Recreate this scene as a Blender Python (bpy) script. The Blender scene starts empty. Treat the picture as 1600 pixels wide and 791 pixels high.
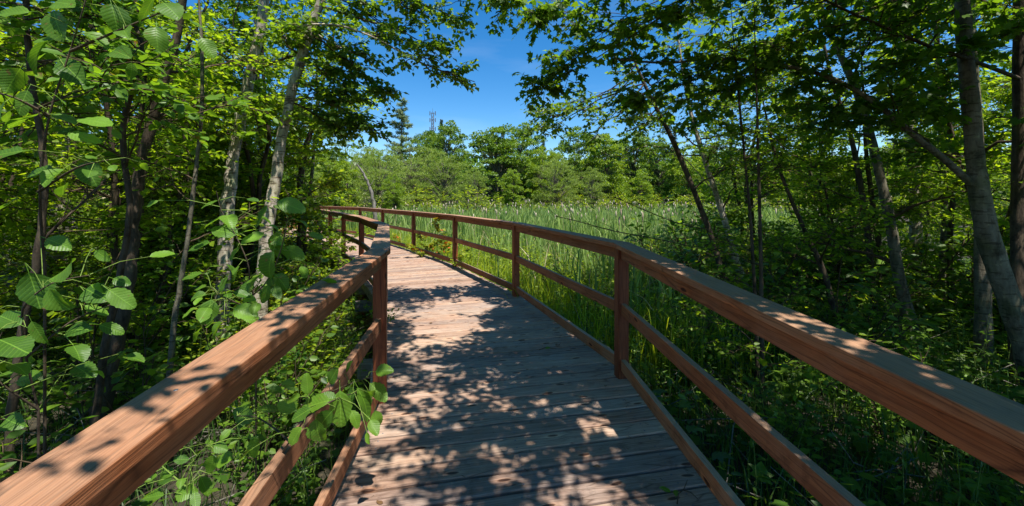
import bpy, bmesh, math, random
import numpy as np
from mathutils import Vector, Matrix

C = bpy.context.scene
COL = C.collection
# ------------------------------------------------------------------ camera, light
EYE = 1.43; F = 635.0; HZ = 309.0
cd = bpy.data.cameras.new('camera'); cam = bpy.data.objects.new('camera', cd); COL.objects.link(cam)
cam.location = (0, 0, EYE); cam.rotation_euler = (math.radians(90), 0, 0)
cd.sensor_width = 36; cd.lens = F / 1600 * 36; cd.shift_y = -(395.5 - HZ) / 1600
cd.clip_start = .05; cd.clip_end = 3000
C.camera = cam
SUN_AZ, SUN_EL = 143.0, 68.0
w = bpy.data.worlds.new('World'); C.world = w; w.use_nodes = True
nt = w.node_tree; nt.nodes.clear()
sky = nt.nodes.new('ShaderNodeTexSky'); sky.sky_type = 'NISHITA'; sky.sun_disc = False
sky.sun_elevation = math.radians(SUN_EL); sky.sun_rotation = math.radians(SUN_AZ)
sky.air_density = 1.15; sky.altitude = 1500; sky.dust_density = .0; sky.ozone_density = 3.0
hsv = nt.nodes.new('ShaderNodeHueSaturation'); hsv.inputs['Saturation'].default_value = 1.38
bg = nt.nodes.new('ShaderNodeBackground'); bg.inputs[1].default_value = .098
wo = nt.nodes.new('ShaderNodeOutputWorld')
# thin cirrus, mixed into the sky colour
tc = nt.nodes.new('ShaderNodeTexCoord'); mp = nt.nodes.new('ShaderNodeMapping'); mp.inputs['Scale'].default_value = (2.0, 2.0, 11)
nz = nt.nodes.new('ShaderNodeTexNoise'); nz.inputs['Scale'].default_value = 1.6; nz.inputs['Detail'].default_value = 7
rp = nt.nodes.new('ShaderNodeValToRGB'); rp.color_ramp.elements[0].position = .54; rp.color_ramp.elements[1].position = .85
rp.color_ramp.elements[1].color = (.09, .09, .09, 1)
mx = nt.nodes.new('ShaderNodeMix'); mx.data_type = 'RGBA'; mx.inputs[7].default_value = (8, 8.6, 9.4, 1)
for a, b in ((tc.outputs['Generated'], mp.inputs[0]), (mp.outputs[0], nz.inputs['Vector']), (nz.outputs['Fac'], rp.inputs[0]),
             (rp.outputs[0], mx.inputs[0]), (sky.outputs[0], hsv.inputs['Color']), (hsv.outputs[0], mx.inputs[6]),
             (mx.outputs[2], bg.inputs[0]), (bg.outputs[0], wo.inputs[0])):
    nt.links.new(a, b)
sl = bpy.data.lights.new('sun', 'SUN'); sl.energy = 4.9; sl.angle = math.radians(.53); sl.color = (1, .95, .87)
so = bpy.data.objects.new('sun', sl); COL.objects.link(so)
_a, _e = math.radians(SUN_AZ), math.radians(SUN_EL)
SUNV = Vector((math.sin(_a) * math.cos(_e), math.cos(_a) * math.cos(_e), math.sin(_e)))
so.rotation_euler = SUNV.to_track_quat('Z', 'Y').to_euler(); so.location = (4, -5, 20)
C.view_settings.view_transform = 'Standard'; C.view_settings.look = 'None'
C.view_settings.exposure = 0.9; C.view_settings.gamma = 1
C.cycles.max_bounces = 7; C.cycles.diffuse_bounces = 4; C.cycles.transmission_bounces = 4; C.cycles.glossy_bounces = 2
C.cycles.transparent_max_bounces = 4; C.cycles.caustics_reflective = False; C.cycles.caustics_refractive = False
GROUND = -.72

def W(x, y, d):
    """a point of the place seen at photograph pixel x, y and d metres away"""
    return np.array([(x - 800) * d / F, d, EYE - (y - HZ) * d / F])

# ------------------------------------------------------------------ materials
def nodes(m):
    m.use_nodes = True; t = m.node_tree; return t, t.nodes['Principled BSDF'], t.nodes['Material Output']
def N(t, typ, **kw):
    n = t.nodes.new(typ)
    for k, v in kw.items():
        if k.startswith('i_'):
            key = k[2:]; key = int(key) if key.isdigit() else key.replace('_', ' ')
            n.inputs[key].default_value = v
        else: setattr(n, k, v)
    return n
def ramp(t, stops, interp='LINEAR'):
    r = t.nodes.new('ShaderNodeValToRGB'); r.color_ramp.interpolation = interp
    e = r.color_ramp.elements
    while len(e) < len(stops): e.new(.5)
    for q, (p, c) in zip(e, stops): q.position = p; q.color = (*c, 1)
    return r
def mixc(t, fac, a, b, mode='MIX'):
    m = t.nodes.new('ShaderNodeMix'); m.data_type = 'RGBA'; m.blend_type = mode
    for sock, v in ((m.inputs[0], fac), (m.inputs[6], a), (m.inputs[7], b)):
        if hasattr(v, 'is_linked') or hasattr(v, 'links'): t.links.new(v, sock)
        elif isinstance(v, (int, float)): sock.default_value = v
        else: sock.default_value = (*v, 1)
    return m.outputs[2]

def wood(name, light, dark, grey, greyness, knots=1.0, rough=.75, topgrey=0):
    """length runs along local X"""
    m = bpy.data.materials.new(name); t, p, o = nodes(m); L = t.links.new
    tc = N(t, 'ShaderNodeTexCoord'); oi = N(t, 'ShaderNodeObjectInfo')
    off = N(t, 'ShaderNodeVectorMath', operation='SCALE'); off.inputs[0].default_value = (37, 11, 23); L(oi.outputs['Random'], off.inputs['Scale'])
    add = N(t, 'ShaderNodeVectorMath', operation='ADD'); L(tc.outputs['Object'], add.inputs[0]); L(off.outputs[0], add.inputs[1])
    # warp, then stretch along the board
    wn = N(t, 'ShaderNodeTexNoise', i_Scale=2.2, i_Detail=2.0); L(add.outputs[0], wn.inputs['Vector'])
    wv = N(t, 'ShaderNodeVectorMath', operation='MULTIPLY_ADD'); L(wn.outputs['Color'], wv.inputs[0]); wv.inputs[1].default_value = (0, .05, .05); L(add.outputs[0], wv.inputs[2])
    mp = N(t, 'ShaderNodeMapping'); mp.inputs['Scale'].default_value = (1.0, 26, 26); L(wv.outputs[0], mp.inputs[0])
    g = N(t, 'ShaderNodeTexNoise', i_Scale=2.0, i_Detail=6.0, i_Roughness=.62); L(mp.outputs[0], g.inputs['Vector'])
    mp2 = N(t, 'ShaderNodeMapping'); mp2.inputs['Scale'].default_value = (2.5, 160, 160); L(wv.outputs[0], mp2.inputs[0])
    g2 = N(t, 'ShaderNodeTexNoise', i_Scale=1.5, i_Detail=3.0); L(mp2.outputs[0], g2.inputs['Vector'])
    r = ramp(t, [(.30, dark), (.5, tuple((a + b) / 2 for a, b in zip(light, dark))), (.72, light)]); L(g.outputs['Fac'], r.inputs[0])
    big = N(t, 'ShaderNodeTexNoise', i_Scale=3.3, i_Detail=4.0, i_Roughness=.65); L(add.outputs[0], big.inputs['Vector'])
    rb = ramp(t, [(.38, (0, 0, 0)), (.68, (1, 1, 1))]); L(big.outputs['Fac'], rb.inputs[0])
    gf = N(t, 'ShaderNodeMath', operation='MULTIPLY'); L(rb.outputs[0], gf.inputs[0]); gf.inputs[1].default_value = greyness
    c = mixc(t, gf.outputs[0], r.outputs[0], grey)
    # fine dark pores
    r2 = ramp(t, [(.3, (.62, .58, .55)), (.55, (1, 1, 1))]); L(g2.outputs['Fac'], r2.inputs[0])
    c = mixc(t, .8, c, r2.outputs[0], 'MULTIPLY')
    # per board tone
    rt = ramp(t, [(0, (.62, .62, .66)), (.2, (1.0, .9, .84)), (.4, (.84, .86, .9)), (.6, (1.1, 1.05, .98)), (.8, (.74, .66, .62)), (1, (1.2, 1.16, 1.12))]); L(oi.outputs['Random'], rt.inputs[0])
    c = mixc(t, 1.0, c, rt.outputs[0], 'MULTIPLY')
    # knots: dark heart, pale rim
    sk = N(t, 'ShaderNodeSeparateXYZ'); L(wv.outputs[0], sk.inputs[0]); ak = N(t, 'ShaderNodeMath', operation='ADD'); L(sk.outputs[1], ak.inputs[0]); L(sk.outputs[2], ak.inputs[1])
    ck = N(t, 'ShaderNodeCombineXYZ'); L(sk.outputs[0], ck.inputs[0]); L(ak.outputs[0], ck.inputs[1])
    mk = N(t, 'ShaderNodeMapping'); mk.inputs['Scale'].default_value = (2.5, 8, 1); L(ck.outputs[0], mk.inputs[0])
    v = N(t, 'ShaderNodeTexVoronoi', voronoi_dimensions='2D', i_Scale=1.0); L(mk.outputs[0], v.inputs['Vector'])
    rk = ramp(t, [(.0, (.12, .07, .045)), (.06, (.22, .12, .08)), (.075, (.5, .33, .22)), (.10, (1.45, 1.3, 1.15)), (.2, (1, 1, 1))]); L(v.outputs['Distance'], rk.inputs[0])
    sc_ = N(t, 'ShaderNodeSeparateColor'); L(v.outputs['Color'], sc_.inputs[0]); gt = N(t, 'ShaderNodeMath', operation='GREATER_THAN', i_1=.45); L(sc_.outputs[0], gt.inputs[0])
    kf = N(t, 'ShaderNodeMath', operation='MULTIPLY', i_1=knots); L(gt.outputs[0], kf.inputs[0])
    c = mixc(t, kf.outputs[0], c, rk.outputs[0], 'MULTIPLY')
    # stains: dark water marks and pale scuffs
    ns = N(t, 'ShaderNodeTexNoise', i_Scale=7.0, i_Detail=6.0, i_Roughness=.7); L(add.outputs[0], ns.inputs['Vector'])
    rs = ramp(t, [(.30, (.55, .52, .5)), (.42, (1, 1, 1)), (.60, (1, 1, 1)), (.74, (1.3, 1.27, 1.22))]); L(ns.outputs['Fac'], rs.inputs[0])
    c = mixc(t, 1.0, c, rs.outputs[0], 'MULTIPLY')
    # long checks, only here and there
    mc = N(t, 'ShaderNodeMapping'); mc.inputs['Scale'].default_value = (1.1, 22, 22); L(wv.outputs[0], mc.inputs[0])
    vc = N(t, 'ShaderNodeTexVoronoi', feature='DISTANCE_TO_EDGE', i_Scale=1.0); L(mc.outputs[0], vc.inputs['Vector'])
    rc = ramp(t, [(.0, (.22, .18, .16)), (.02, (.8, .78, .76)), (.035, (1, 1, 1))]); L(vc.outputs['Distance'], rc.inputs[0])
    c = mixc(t, .7, c, rc.outputs[0], 'MULTIPLY')
    if topgrey:
        sx = N(t, 'ShaderNodeSeparateXYZ'); L(tc.outputs['Normal'], sx.inputs[0]); up0 = N(t, 'ShaderNodeMapRange', i_1=.4, i_2=.9, i_4=topgrey); L(sx.outputs[2], up0.inputs[0]); rr_ = N(t, 'ShaderNodeMath', operation='MULTIPLY_ADD', i_1=.9, i_2=.5); L(oi.outputs['Random'], rr_.inputs[0]); up = N(t, 'ShaderNodeMath', operation='MULTIPLY', use_clamp=True); L(up0.outputs[0], up.inputs[0]); L(rr_.outputs[0], up.inputs[1])
        c = mixc(t, up.outputs[0], c, mixc(t, .75, grey, r2.outputs[0], 'MULTIPLY'))
    L(c, p.inputs['Base Color']); p.inputs['Roughness'].default_value = rough; p.inputs['Specular IOR Level'].default_value = .28
    b = N(t, 'ShaderNodeBump', i_Strength=.35, i_Distance=.004); s = N(t, 'ShaderNodeMath', operation='ADD'); L(g.outputs['Fac'], s.inputs[0]); L(g2.outputs['Fac'], s.inputs[1])
    L(s.outputs[0], b.inputs['Height']); L(b.outputs[0], p.inputs['Normal'])
    return m

M = {}
M['deck'] = wood('deck_wood', (.53, .375, .28), (.23, .14, .095), (.42, .355, .295), .6, .9)
M['rail'] = wood('rail_wood', (.38, .150, .058), (.18, .060, .022), (.40, .275, .18), .32, 1.0, .7, .5)
M['post'] = wood('post_wood', (.34, .105, .038), (.18, .045, .016), (.26, .12, .07), .3, .9, .6)
M['beam'] = wood('beam_wood', (.30, .27, .24), (.17, .14, .12), (.24, .24, .25), .8, .5)

def leafmat(name, a, b, trans=.42, tcol=None, gloss=.35, rough=.45, veins=False, tip=None):
    m = bpy.data.materials.new(name); t, p, o = nodes(m); L = t.links.new
    ge = N(t, 'ShaderNodeNewGeometry'); oi = N(t, 'ShaderNodeObjectInfo')
    rnd = N(t, 'ShaderNodeMath', operation='ADD'); L(ge.outputs['Random Per Island'], rnd.inputs[0]); L(oi.outputs['Random'], rnd.inputs[1])
    fr = N(t, 'ShaderNodeMath', operation='FRACT'); L(rnd.outputs[0], fr.inputs[0])
    stops = [(0, a), (.8, b), (1, tuple(min(1, x * 1.25) for x in b))] if tip is None else [(0, a), (.6, b), (.9, b), (.93, tip), (1, tip)]
    r = ramp(t, stops); L(fr.outputs[0], r.inputs[0]); col = r.outputs[0]
    tcd = N(t, 'ShaderNodeTexCoord')
    n = N(t, 'ShaderNodeTexNoise', i_Scale=30.0 if veins else 6.0, i_Detail=3.0); L(tcd.outputs['Object'], n.inputs['Vector'])
    rn = ramp(t, [(.3, (.78, .8, .74)), (.7, (1.12, 1.1, 1.1))]); L(n.outputs['Fac'], rn.inputs[0])
    col = mixc(t, .8, col, rn.outputs[0], 'MULTIPLY')
    bump = None
    if veins:   # midrib along local Y, side veins leaving it
        sp = N(t, 'ShaderNodeSeparateXYZ'); L(tcd.outputs['Object'], sp.inputs[0])
        ab = N(t, 'ShaderNodeMath', operation='ABSOLUTE'); L(sp.outputs[0], ab.inputs[0])
        k = N(t, 'ShaderNodeMath', operation='MULTIPLY_ADD'); L(ab.outputs[0], k.inputs[0]); k.inputs[1].default_value = -.75; L(sp.outputs[1], k.inputs[2])
        k2 = N(t, 'ShaderNodeMath', operation='MULTIPLY'); L(k.outputs[0], k2.inputs[0]); k2.inputs[1].default_value = 9.0
        f2 = N(t, 'ShaderNodeMath', operation='FRACT'); L(k2.outputs[0], f2.inputs[0])
        pp = N(t, 'ShaderNodeMath', operation='PINGPONG'); L(f2.outputs[0], pp.inputs[0]); pp.inputs[1].default_value = .5
        rv = ramp(t, [(.0, (.6, .6, .6)), (.07, (.05, .05, .05)), (.5, (0, 0, 0))]); L(pp.outputs[0], rv.inputs[0])
        rm = ramp(t, [(.0, (1, 1, 1)), (.018, (0, 0, 0))]); L(ab.outputs[0], rm.inputs[0])
        mxv = mixc(t, 1.0, rv.outputs[0], rm.outputs[0], 'LIGHTEN')
        col = mixc(t, mxv, col, tuple(min(1, x * 1.4 + .01) for x in b))
        nb = N(t, 'ShaderNodeTexNoise', i_Scale=4.5, i_Detail=4.0); of = N(t, 'ShaderNodeVectorMath', operation='ADD'); cx = N(t, 'ShaderNodeCombineXYZ'); m9 = N(t, 'ShaderNodeMath', operation='MULTIPLY', i_1=57.0)
        L(oi.outputs['Random'], m9.inputs[0]); L(m9.outputs[0], cx.inputs[0]); L(cx.outputs[0], of.inputs[0]); L(tcd.outputs['Object'], of.inputs[1]); L(of.outputs[0], nb.inputs['Vector'])
        rbm = ramp(t, [(.66, (0, 0, 0)), (.70, (1, 1, 1))]); L(nb.outputs['Fac'], rbm.inputs[0]); col = mixc(t, rbm.outputs[0], col, (.16, .12, .03))
        bump = N(t, 'ShaderNodeBump', i_Strength=.35, i_Distance=.003); L(pp.outputs[0], bump.inputs['Height'])
        L(bump.outputs[0], p.inputs['Normal'])
    L(col, p.inputs['Base Color']); p.inputs['Roughness'].default_value = rough; p.inputs['Specular IOR Level'].default_value = gloss
    tr = N(t, 'ShaderNodeBsdfTranslucent')
    tcol = tcol or (2.2, 1.9, .7)
    c2 = mixc(t, 1.0, col, tcol, 'MULTIPLY'); L(c2, tr.inputs['Color'])
    ms = N(t, 'ShaderNodeMixShader'); ms.inputs[0].default_value = trans
    L(p.outputs[0], ms.inputs[1]); L(tr.outputs[0], ms.inputs[2]); L(ms.outputs[0], o.inputs['Surface'])
    return m
M['maple'] = leafmat('maple_leaf', (.045, .115, .010), (.105, .20, .016), .56)
M['birch'] = leafmat('birch_leaf', (.06, .135, .012), (.135, .235, .02), .56, gloss=.45)
M['alder'] = leafmat('alder_leaf', (.075, .165, .012), (.20, .31, .02), .6)
M['hazel'] = leafmat('hazel_leaf', (.05, .13, .014), (.13, .26, .022), .45, veins=True, gloss=.4)
M['bush'] = leafmat('bush_leaf', (.11, .20, .012), (.26, .35, .02), .5)
M['under'] = leafmat('undergrowth_leaf', (.04, .11, .013), (.13, .235, .02), .5, gloss=.45)
M['cattail'] = leafmat('cattail_blade', (.12, .22, .06), (.25, .35, .09), .38, tcol=(1.5, 1.5, .8), gloss=.25, rough=.55)
M['grass'] = leafmat('grass_blade', (.16, .27, .015), (.32, .41, .03), .48)
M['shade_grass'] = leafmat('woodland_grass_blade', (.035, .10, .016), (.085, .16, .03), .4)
M['straw'] = leafmat('dead_straw', (.30, .23, .13), (.48, .40, .26), .15, tcol=(1, 1, 1), gloss=.2)
M['farA'] = leafmat('far_leaf_green', (.05, .125, .014), (.14, .235, .024), .38)
M['farB'] = leafmat('far_leaf_willow', (.13, .22, .03), (.27, .36, .06), .38, tcol=(1.5, 1.4, .8))
M['farC'] = leafmat('far_leaf_yellow', (.10, .19, .012), (.21, .31, .022), .42)
M['farD'] = leafmat('far_needle', (.03, .065, .03), (.07, .12, .050), .1, tcol=(1, 1, 1))
M['farE'] = leafmat('far_larch_needle', (.19, .26, .12), (.33, .41, .2), .3, tcol=(1, 1, 1))
M['orange'] = leafmat('turning_leaf', (.09, .18, .02), (.26, .28, .02), .35, tip=(.5, .11, .02))

def bark(name, a, b, scale=(22, 22, 5), bump=.5, spots=None):
    m = bpy.data.materials.new(name); t, p, o = nodes(m); L = t.links.new
    tc = N(t, 'ShaderNodeTexCoord'); mp = N(t, 'ShaderNodeMapping'); mp.inputs['Scale'].default_value = scale; L(tc.outputs['Object'], mp.inputs[0])
    n = N(t, 'ShaderNodeTexNoise', i_Scale=1.0, i_Detail=6.0, i_Roughness=.65); L(mp.outputs[0], n.inputs['Vector'])
    r = ramp(t, [(.32, a), (.66, b)]); L(n.outputs['Fac'], r.inputs[0]); c = r.outputs[0]
    n3 = N(t, 'ShaderNodeTexNoise', i_Scale=4.0, i_Detail=3.0); L(tc.outputs['Object'], n3.inputs['Vector'])
    r3 = ramp(t, [(.5, (1, 1, 1)), (.68, (.62, .74, .5))]); L(n3.outputs['Fac'], r3.inputs[0]); c = mixc(t, .8, c, r3.outputs[0], 'MULTIPLY')
    if spots:
        m2 = N(t, 'ShaderNodeMapping'); m2.inputs['Scale'].default_value = (9, 9, 46); L(tc.outputs['Object'], m2.inputs[0])
        n2 = N(t, 'ShaderNodeTexNoise', i_Scale=1.0, i_Detail=2.0); L(m2.outputs[0], n2.inputs['Vector'])
        r2 = ramp(t, [(.58, (1, 1, 1)), (.64, spots)]); L(n2.outputs['Fac'], r2.inputs[0]); c = mixc(t, .85, c, r2.outputs[0], 'MULTIPLY')
    n5 = N(t, 'ShaderNodeTexNoise', i_Scale=11.0, i_Detail=5.0, i_Roughness=.7); L(tc.outputs['Object'], n5.inputs['Vector'])
    r5 = ramp(t, [(.36, (.55, .52, .5)), (.48, (1, 1, 1)), (.60, (1, 1, 1)), (.66, (1.5, 1.55, 1.35))]); L(n5.outputs['Fac'], r5.inputs[0]); c = mixc(t, 1.0, c, r5.outputs[0], 'MULTIPLY')
    L(c, p.inputs['Base Color']); p.inputs['Roughness'].default_value = .85; p.inputs['Specular IOR Level'].default_value = .2
    b_ = N(t, 'ShaderNodeBump', i_Strength=min(1, bump * 1.6), i_Distance=.02); L(n.outputs['Fac'], b_.inputs['Height']); L(b_.outputs[0], p.inputs['Normal'])
    return m
M['bark_grey'] = bark('grey_bark', (.07, .062, .042), (.22, .195, .14), (14, 14, 4), .8, spots=(.45, .42, .38))
M['bark_brown'] = bark('brown_bark', (.035, .026, .018), (.11, .082, .055))
M['bark_birch'] = bark('birch_bark', (.22, .18, .13), (.52, .46, .37), spots=(.25, .2, .17))
M['bark_dead'] = bark('dead_bark', (.10, .09, .08), (.27, .245, .21), bump=.9)
M['twig'] = bark('twig_bark', (.05, .034, .02), (.12, .085, .05))
M['green_stem'] = bark('green_stem', (.10, .17, .03), (.19, .27, .05))
M['steel'] = bpy.data.materials.new('galvanised_steel'); _t, _p, _o = nodes(M['steel'])
_n = N(_t, 'ShaderNodeTexNoise', i_Scale=.6); _r = ramp(_t, [(.3, (.10, .11, .12)), (.7, (.22, .23, .25))]); _t.links.new(_n.outputs['Fac'], _r.inputs[0]); _t.links.new(_r.outputs[0], _p.inputs['Base Color'])
_p.inputs['Metallic'].default_value = .6; _p.inputs['Roughness'].default_value = .55
def groundmat():
    m = bpy.data.materials.new('forest_floor'); t, p, o = nodes(m); L = t.links.new
    tc = N(t, 'ShaderNodeTexCoord')
    n = N(t, 'ShaderNodeTexNoise', i_Scale=1.3, i_Detail=8.0, i_Roughness=.7); L(tc.outputs['Object'], n.inputs['Vector'])
    n2 = N(t, 'ShaderNodeTexVoronoi', i_Scale=24.0); L(tc.outputs['Object'], n2.inputs['Vector'])
    r = ramp(t, [(.3, (.022, .020, .010)), (.55, (.055, .045, .024)), (.75, (.055, .08, .02))]); L(n.outputs['Fac'], r.inputs[0])
    r2 = ramp(t, [(.0, (1.7, 1.5, 1.3)), (.35, (.6, .6, .6))]); L(n2.outputs['Distance'], r2.inputs[0])
    c = mixc(t, .9, r.outputs[0], r2.outputs[0], 'MULTIPLY'); L(c, p.inputs['Base Color']); p.inputs['Roughness'].default_value = .9
    b = N(t, 'ShaderNodeBump', i_Strength=.8, i_Distance=.03); L(n2.outputs['Distance'], b.inputs['Height']); L(b.outputs[0], p.inputs['Normal'])
    return m
M['ground'] = groundmat()

# ------------------------------------------------------------------ mesh helpers
def mesh_np(name, V, Fc, mats, mi=None, smooth=False):
    me = bpy.data.meshes.new(name)
    V = np.asarray(V, np.float32); Fc = np.asarray(Fc, np.int32)
    me.vertices.add(len(V)); me.vertices.foreach_set('co', V.ravel())
    k = Fc.shape[1]
    me.loops.add(Fc.size); me.loops.foreach_set('vertex_index', Fc.ravel())
    me.polygons.add(len(Fc)); me.polygons.foreach_set('loop_start', np.arange(0, Fc.size, k, dtype=np.int32))
    for m in mats: me.materials.append(m)
    if mi is not None: me.polygons.foreach_set('material_index', np.asarray(mi, np.int32))
    if smooth: me.polygons.foreach_set('use_smooth', np.ones(len(Fc), bool))
    me.update(calc_edges=True)
    return me
def link(name, me, parent=None, loc=None):
    o = bpy.data.objects.new(name, me); COL.objects.link(o)
    if parent is not None: o.parent = parent
    if loc is not None: o.location = loc
    return o
def root(name, label, cat, loc, group=None):
    o = bpy.data.objects.new(name, None); COL.objects.link(o); o.empty_display_size = .2
    o.location = loc; o['label'] = label; o['category'] = cat
    if group: o['group'] = group
    return o
def unit(a):
    a = np.asarray(a, float); return a / np.maximum(np.linalg.norm(a, axis=-1, keepdims=True), 1e-9)

class Tubes:
    def __init__(s): s.V = []; s.F = []; s.n = 0
    def batch(s, P, R, k=3):
        """P (N,m,3) paths, R (N,m) radii"""
        P = np.asarray(P, float); R = np.asarray(R, float)
        if P.ndim == 2: P = P[None]; R = R[None]
        Nn, m, _ = P.shape
        if Nn == 0: return
        T = np.gradient(P, axis=1) if m > 2 else np.repeat((P[:, 1:] - P[:, :1]), m, axis=1)
        T = unit(T); ref = np.where(np.abs(T[:, :1, 2:]) > .8, np.array([1., 0, 0]), np.array([0, 0, 1.]))
        A = unit(np.cross(T, np.broadcast_to(ref, T.shape))); B = np.cross(T, A)
        th = np.arange(k) * 2 * np.pi / k
        V = P[:, :, None] + R[:, :, None, None] * (A[:, :, None] * np.cos(th)[None, None, :, None] + B[:, :, None] * np.sin(th)[None, None, :, None])
        i = np.arange(m - 1)[:, None] * k; j = np.arange(k)[None]; j2 = (j + 1) % k
        q = np.stack([i + j, i + j2, i + k + j2, i + k + j], -1).reshape(-1, 4)
        q = (q[None] + (np.arange(Nn) * m * k)[:, None, None]).reshape(-1, 4) + s.n
        s.V.append(V.reshape(-1, 3)); s.F.append(q); s.n += Nn * m * k
    def mesh(s, name, mat, origin=(0, 0, 0)):
        return mesh_np(name, np.concatenate(s.V) - np.asarray(origin), np.concatenate(s.F), [mat], smooth=True)

# leaf templates: x width, y length (0..1), z up
def fan(outline, z=None):
    V = [(0, .42, .0)] + outline; Fc = [(0, i, i + 1 if i < len(outline) else 1) for i in range(1, len(outline) + 1)]
    return np.array(V, float), np.array(Fc)
T_OV = (np.array([(0, 0, 0), (.27, .30, .05), (.24, .62, .05), (0, 1, -.06), (-.24, .62, .05), (-.27, .30, .05), (0, .5, -.03)], float),
        np.array([(0, 1, 6), (1, 2, 6), (2, 3, 6), (3, 4, 6), (4, 5, 6), (5, 0, 6)]))
T_BI = (np.array([(0, 0, 0), (.42, .30, .05), (.2, .66, .02), (0, 1, -.08), (-.2, .66, .02), (-.42, .30, .05)], float),
        np.array([(0, 1, 2), (0, 2, 3), (0, 3, 4), (0, 4, 5)]))
T_MA = fan([(0, 0, 0), (.20, .04, .02), (.50, .12, -.03), (.33, .32, .02), (.58, .62, -.07), (.27, .60, .03), (.19, .72, .03), (0, 1.05, -.09), (-.19, .72, .03), (-.27, .60, .03), (-.58, .62, -.07), (-.33, .32, .02), (-.50, .12, -.03), (-.20, .04, .02)])
T_FAR = (np.array([(0, 0, 0), (.4, .5, .1), (0, 1, -.1), (-.4, .5, .1)], float), np.array([(0, 1, 2), (0, 2, 3)]))
T_NEEDLE = (np.array([(-.12, 0, 0), (.12, 0, 0), (0, 1, -.1)], float), np.array([(0, 1, 2)]))
T_LONG = (np.array([(0, 0, 0), (.13, .35, .04), (0, 1, -.12), (-.13, .35, .04)], float), np.array([(0, 1, 2), (0, 2, 3)]))
class Leaves:
    def __init__(s): s.V = []; s.F = []; s.n = 0
    def add(s, P, D, Nn, S, T):
        P = np.asarray(P, float)
        if len(P) == 0: return
        D = unit(D); X = unit(np.cross(D, Nn)); Z = np.cross(X, D); tv, tf = T
        S = np.broadcast_to(np.asarray(S, float), (len(P),))
        V = P[:, None] + S[:, None, None] * (X[:, None] * tv[None, :, :1] + D[:, None] * tv[None, :, 1:2] + Z[:, None] * tv[None, :, 2:3])
        Fc = tf[None] + (np.arange(len(P)) * len(tv))[:, None, None] + s.n
        s.V.append(V.reshape(-1, 3)); s.F.append(Fc.reshape(-1, 3)); s.n += len(P) * len(tv)
    def mesh(s, name, mat, origin=(0, 0, 0)):
        return mesh_np(name, np.concatenate(s.V) - np.asarray(origin), np.concatenate(s.F), [mat])

def rv(rng, n, s=1.0): return rng.normal(0, s, (n, 3))
def curve(a, b, rng, sag=0., wig=.05, n=7):
    a = np.asarray(a, float); b = np.asarray(b, float); t = np.linspace(0, 1, n)[:, None]
    L = np.linalg.norm(b - a); P = a + (b - a) * t
    P[:, 2] += sag * L * 4 * (t[:, 0] * (1 - t[:, 0]))
    k = rv(rng, n, wig * L); k[0] = k[-1] = 0
    k[1:-1] = (k[:-2] + k[1:-1] + k[2:]) / 2.2
    return P + k
def sample(P, t):
    """points and tangents on polyline P at t in 0..1"""
    m = len(P) - 1; u = np.clip(np.asarray(t) * m, 0, m - 1e-6); i = u.astype(int); f = (u - i)[:, None]
    return P[i] * (1 - f) + P[i + 1] * f, unit(P[i + 1] - P[i])
def twigs(tb, lf, rng, P, n, tl, ls, T, t0=.15, flat=.55, lpt=8, droop=.25, tr=.0035, up=.15):
    """n leafy twigs along path P"""
    if n <= 0: return
    t = rng.uniform(t0, 1, n); b, tg = sample(P, t)
    side = unit(np.cross(tg, np.array([0, 0, 1.])) + 1e-6) * rng.choice([-1, 1], n)[:, None]
    d = unit(side * rng.uniform(.3, 1, n)[:, None] + tg * rng.uniform(.2, 1.1, n)[:, None] + rv(rng, n, .33) * np.array([1, 1, flat]) + np.array([0, 0, up]))
    L = tl * rng.uniform(.5, 1.25, n)[:, None]
    mid = b + d * L * .5 + rv(rng, n, .04) * L; end = b + d * L + rv(rng, n, .06) * L; end[:, 2] -= droop * L[:, 0] * .4
    Pt = np.stack([b, mid, end], 1); tb.batch(Pt, np.broadcast_to(np.array([1.3, .9, .35]) * tr, (n, 3)), 3)
    s = np.tile(np.linspace(.22, 1., lpt), n) + rng.uniform(-.06, .06, n * lpt); s = np.clip(s, 0, 1)[:, None]
    idx = np.repeat(np.arange(n), lpt)
    p = Pt[idx, 0] * (1 - s) ** 2 + Pt[idx, 1] * 2 * s * (1 - s) + Pt[idx, 2] * s ** 2
    sd = np.tile(np.where(np.arange(lpt) % 2, 1, -1), n)[:, None]
    dd = d[idx]; sv = unit(np.cross(dd, np.array([0, 0, 1.])) + 1e-6)
    ld = unit(dd * .7 + sv * sd * .9 + rv(rng, len(p), .32) + np.array([0, 0, -droop * 1.6]))
    nn = unit(np.array([0, 0, 1.]) + rv(rng, len(p), .62))
    lf.add(p + ld * ls * .22, ld, nn, ls * rng.uniform(.6, 1.2, len(p)), T)
def blob(tb, lf, rng, start, c, R, r0, nsub, ntw, tl, ls, T, **kw):
    """a limb from start to c with side branches filling radius R, all leafy"""
    c = np.asarray(c, float); P = curve(start, c, rng, kw.pop('sag', .05), .035, 8)
    tb.batch(P, np.linspace(r0, r0 * .3, len(P)), 5)
    L = np.linalg.norm(c - np.asarray(start))
    for k in range(nsub):
        t = rng.uniform(max(.25, 1 - 1.3 * R / max(L, .01)), 1.0); b, _ = sample(P, [t]); v = rng.normal(0, 1, 3) * np.array([1, 1, .5]); v /= np.linalg.norm(v)
        e = c + v * R * rng.uniform(.55, 1.05); q = curve(b[0], e, rng, .04, .05, 5)
        tb.batch(q, np.linspace(max(.004, r0 * .35), .003, len(q)), 4)
        twigs(tb, lf, rng, q, ntw, tl, ls, T, **kw)
    twigs(tb, lf, rng, P, ntw, tl, ls, T, t0=.45, **kw)

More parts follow.
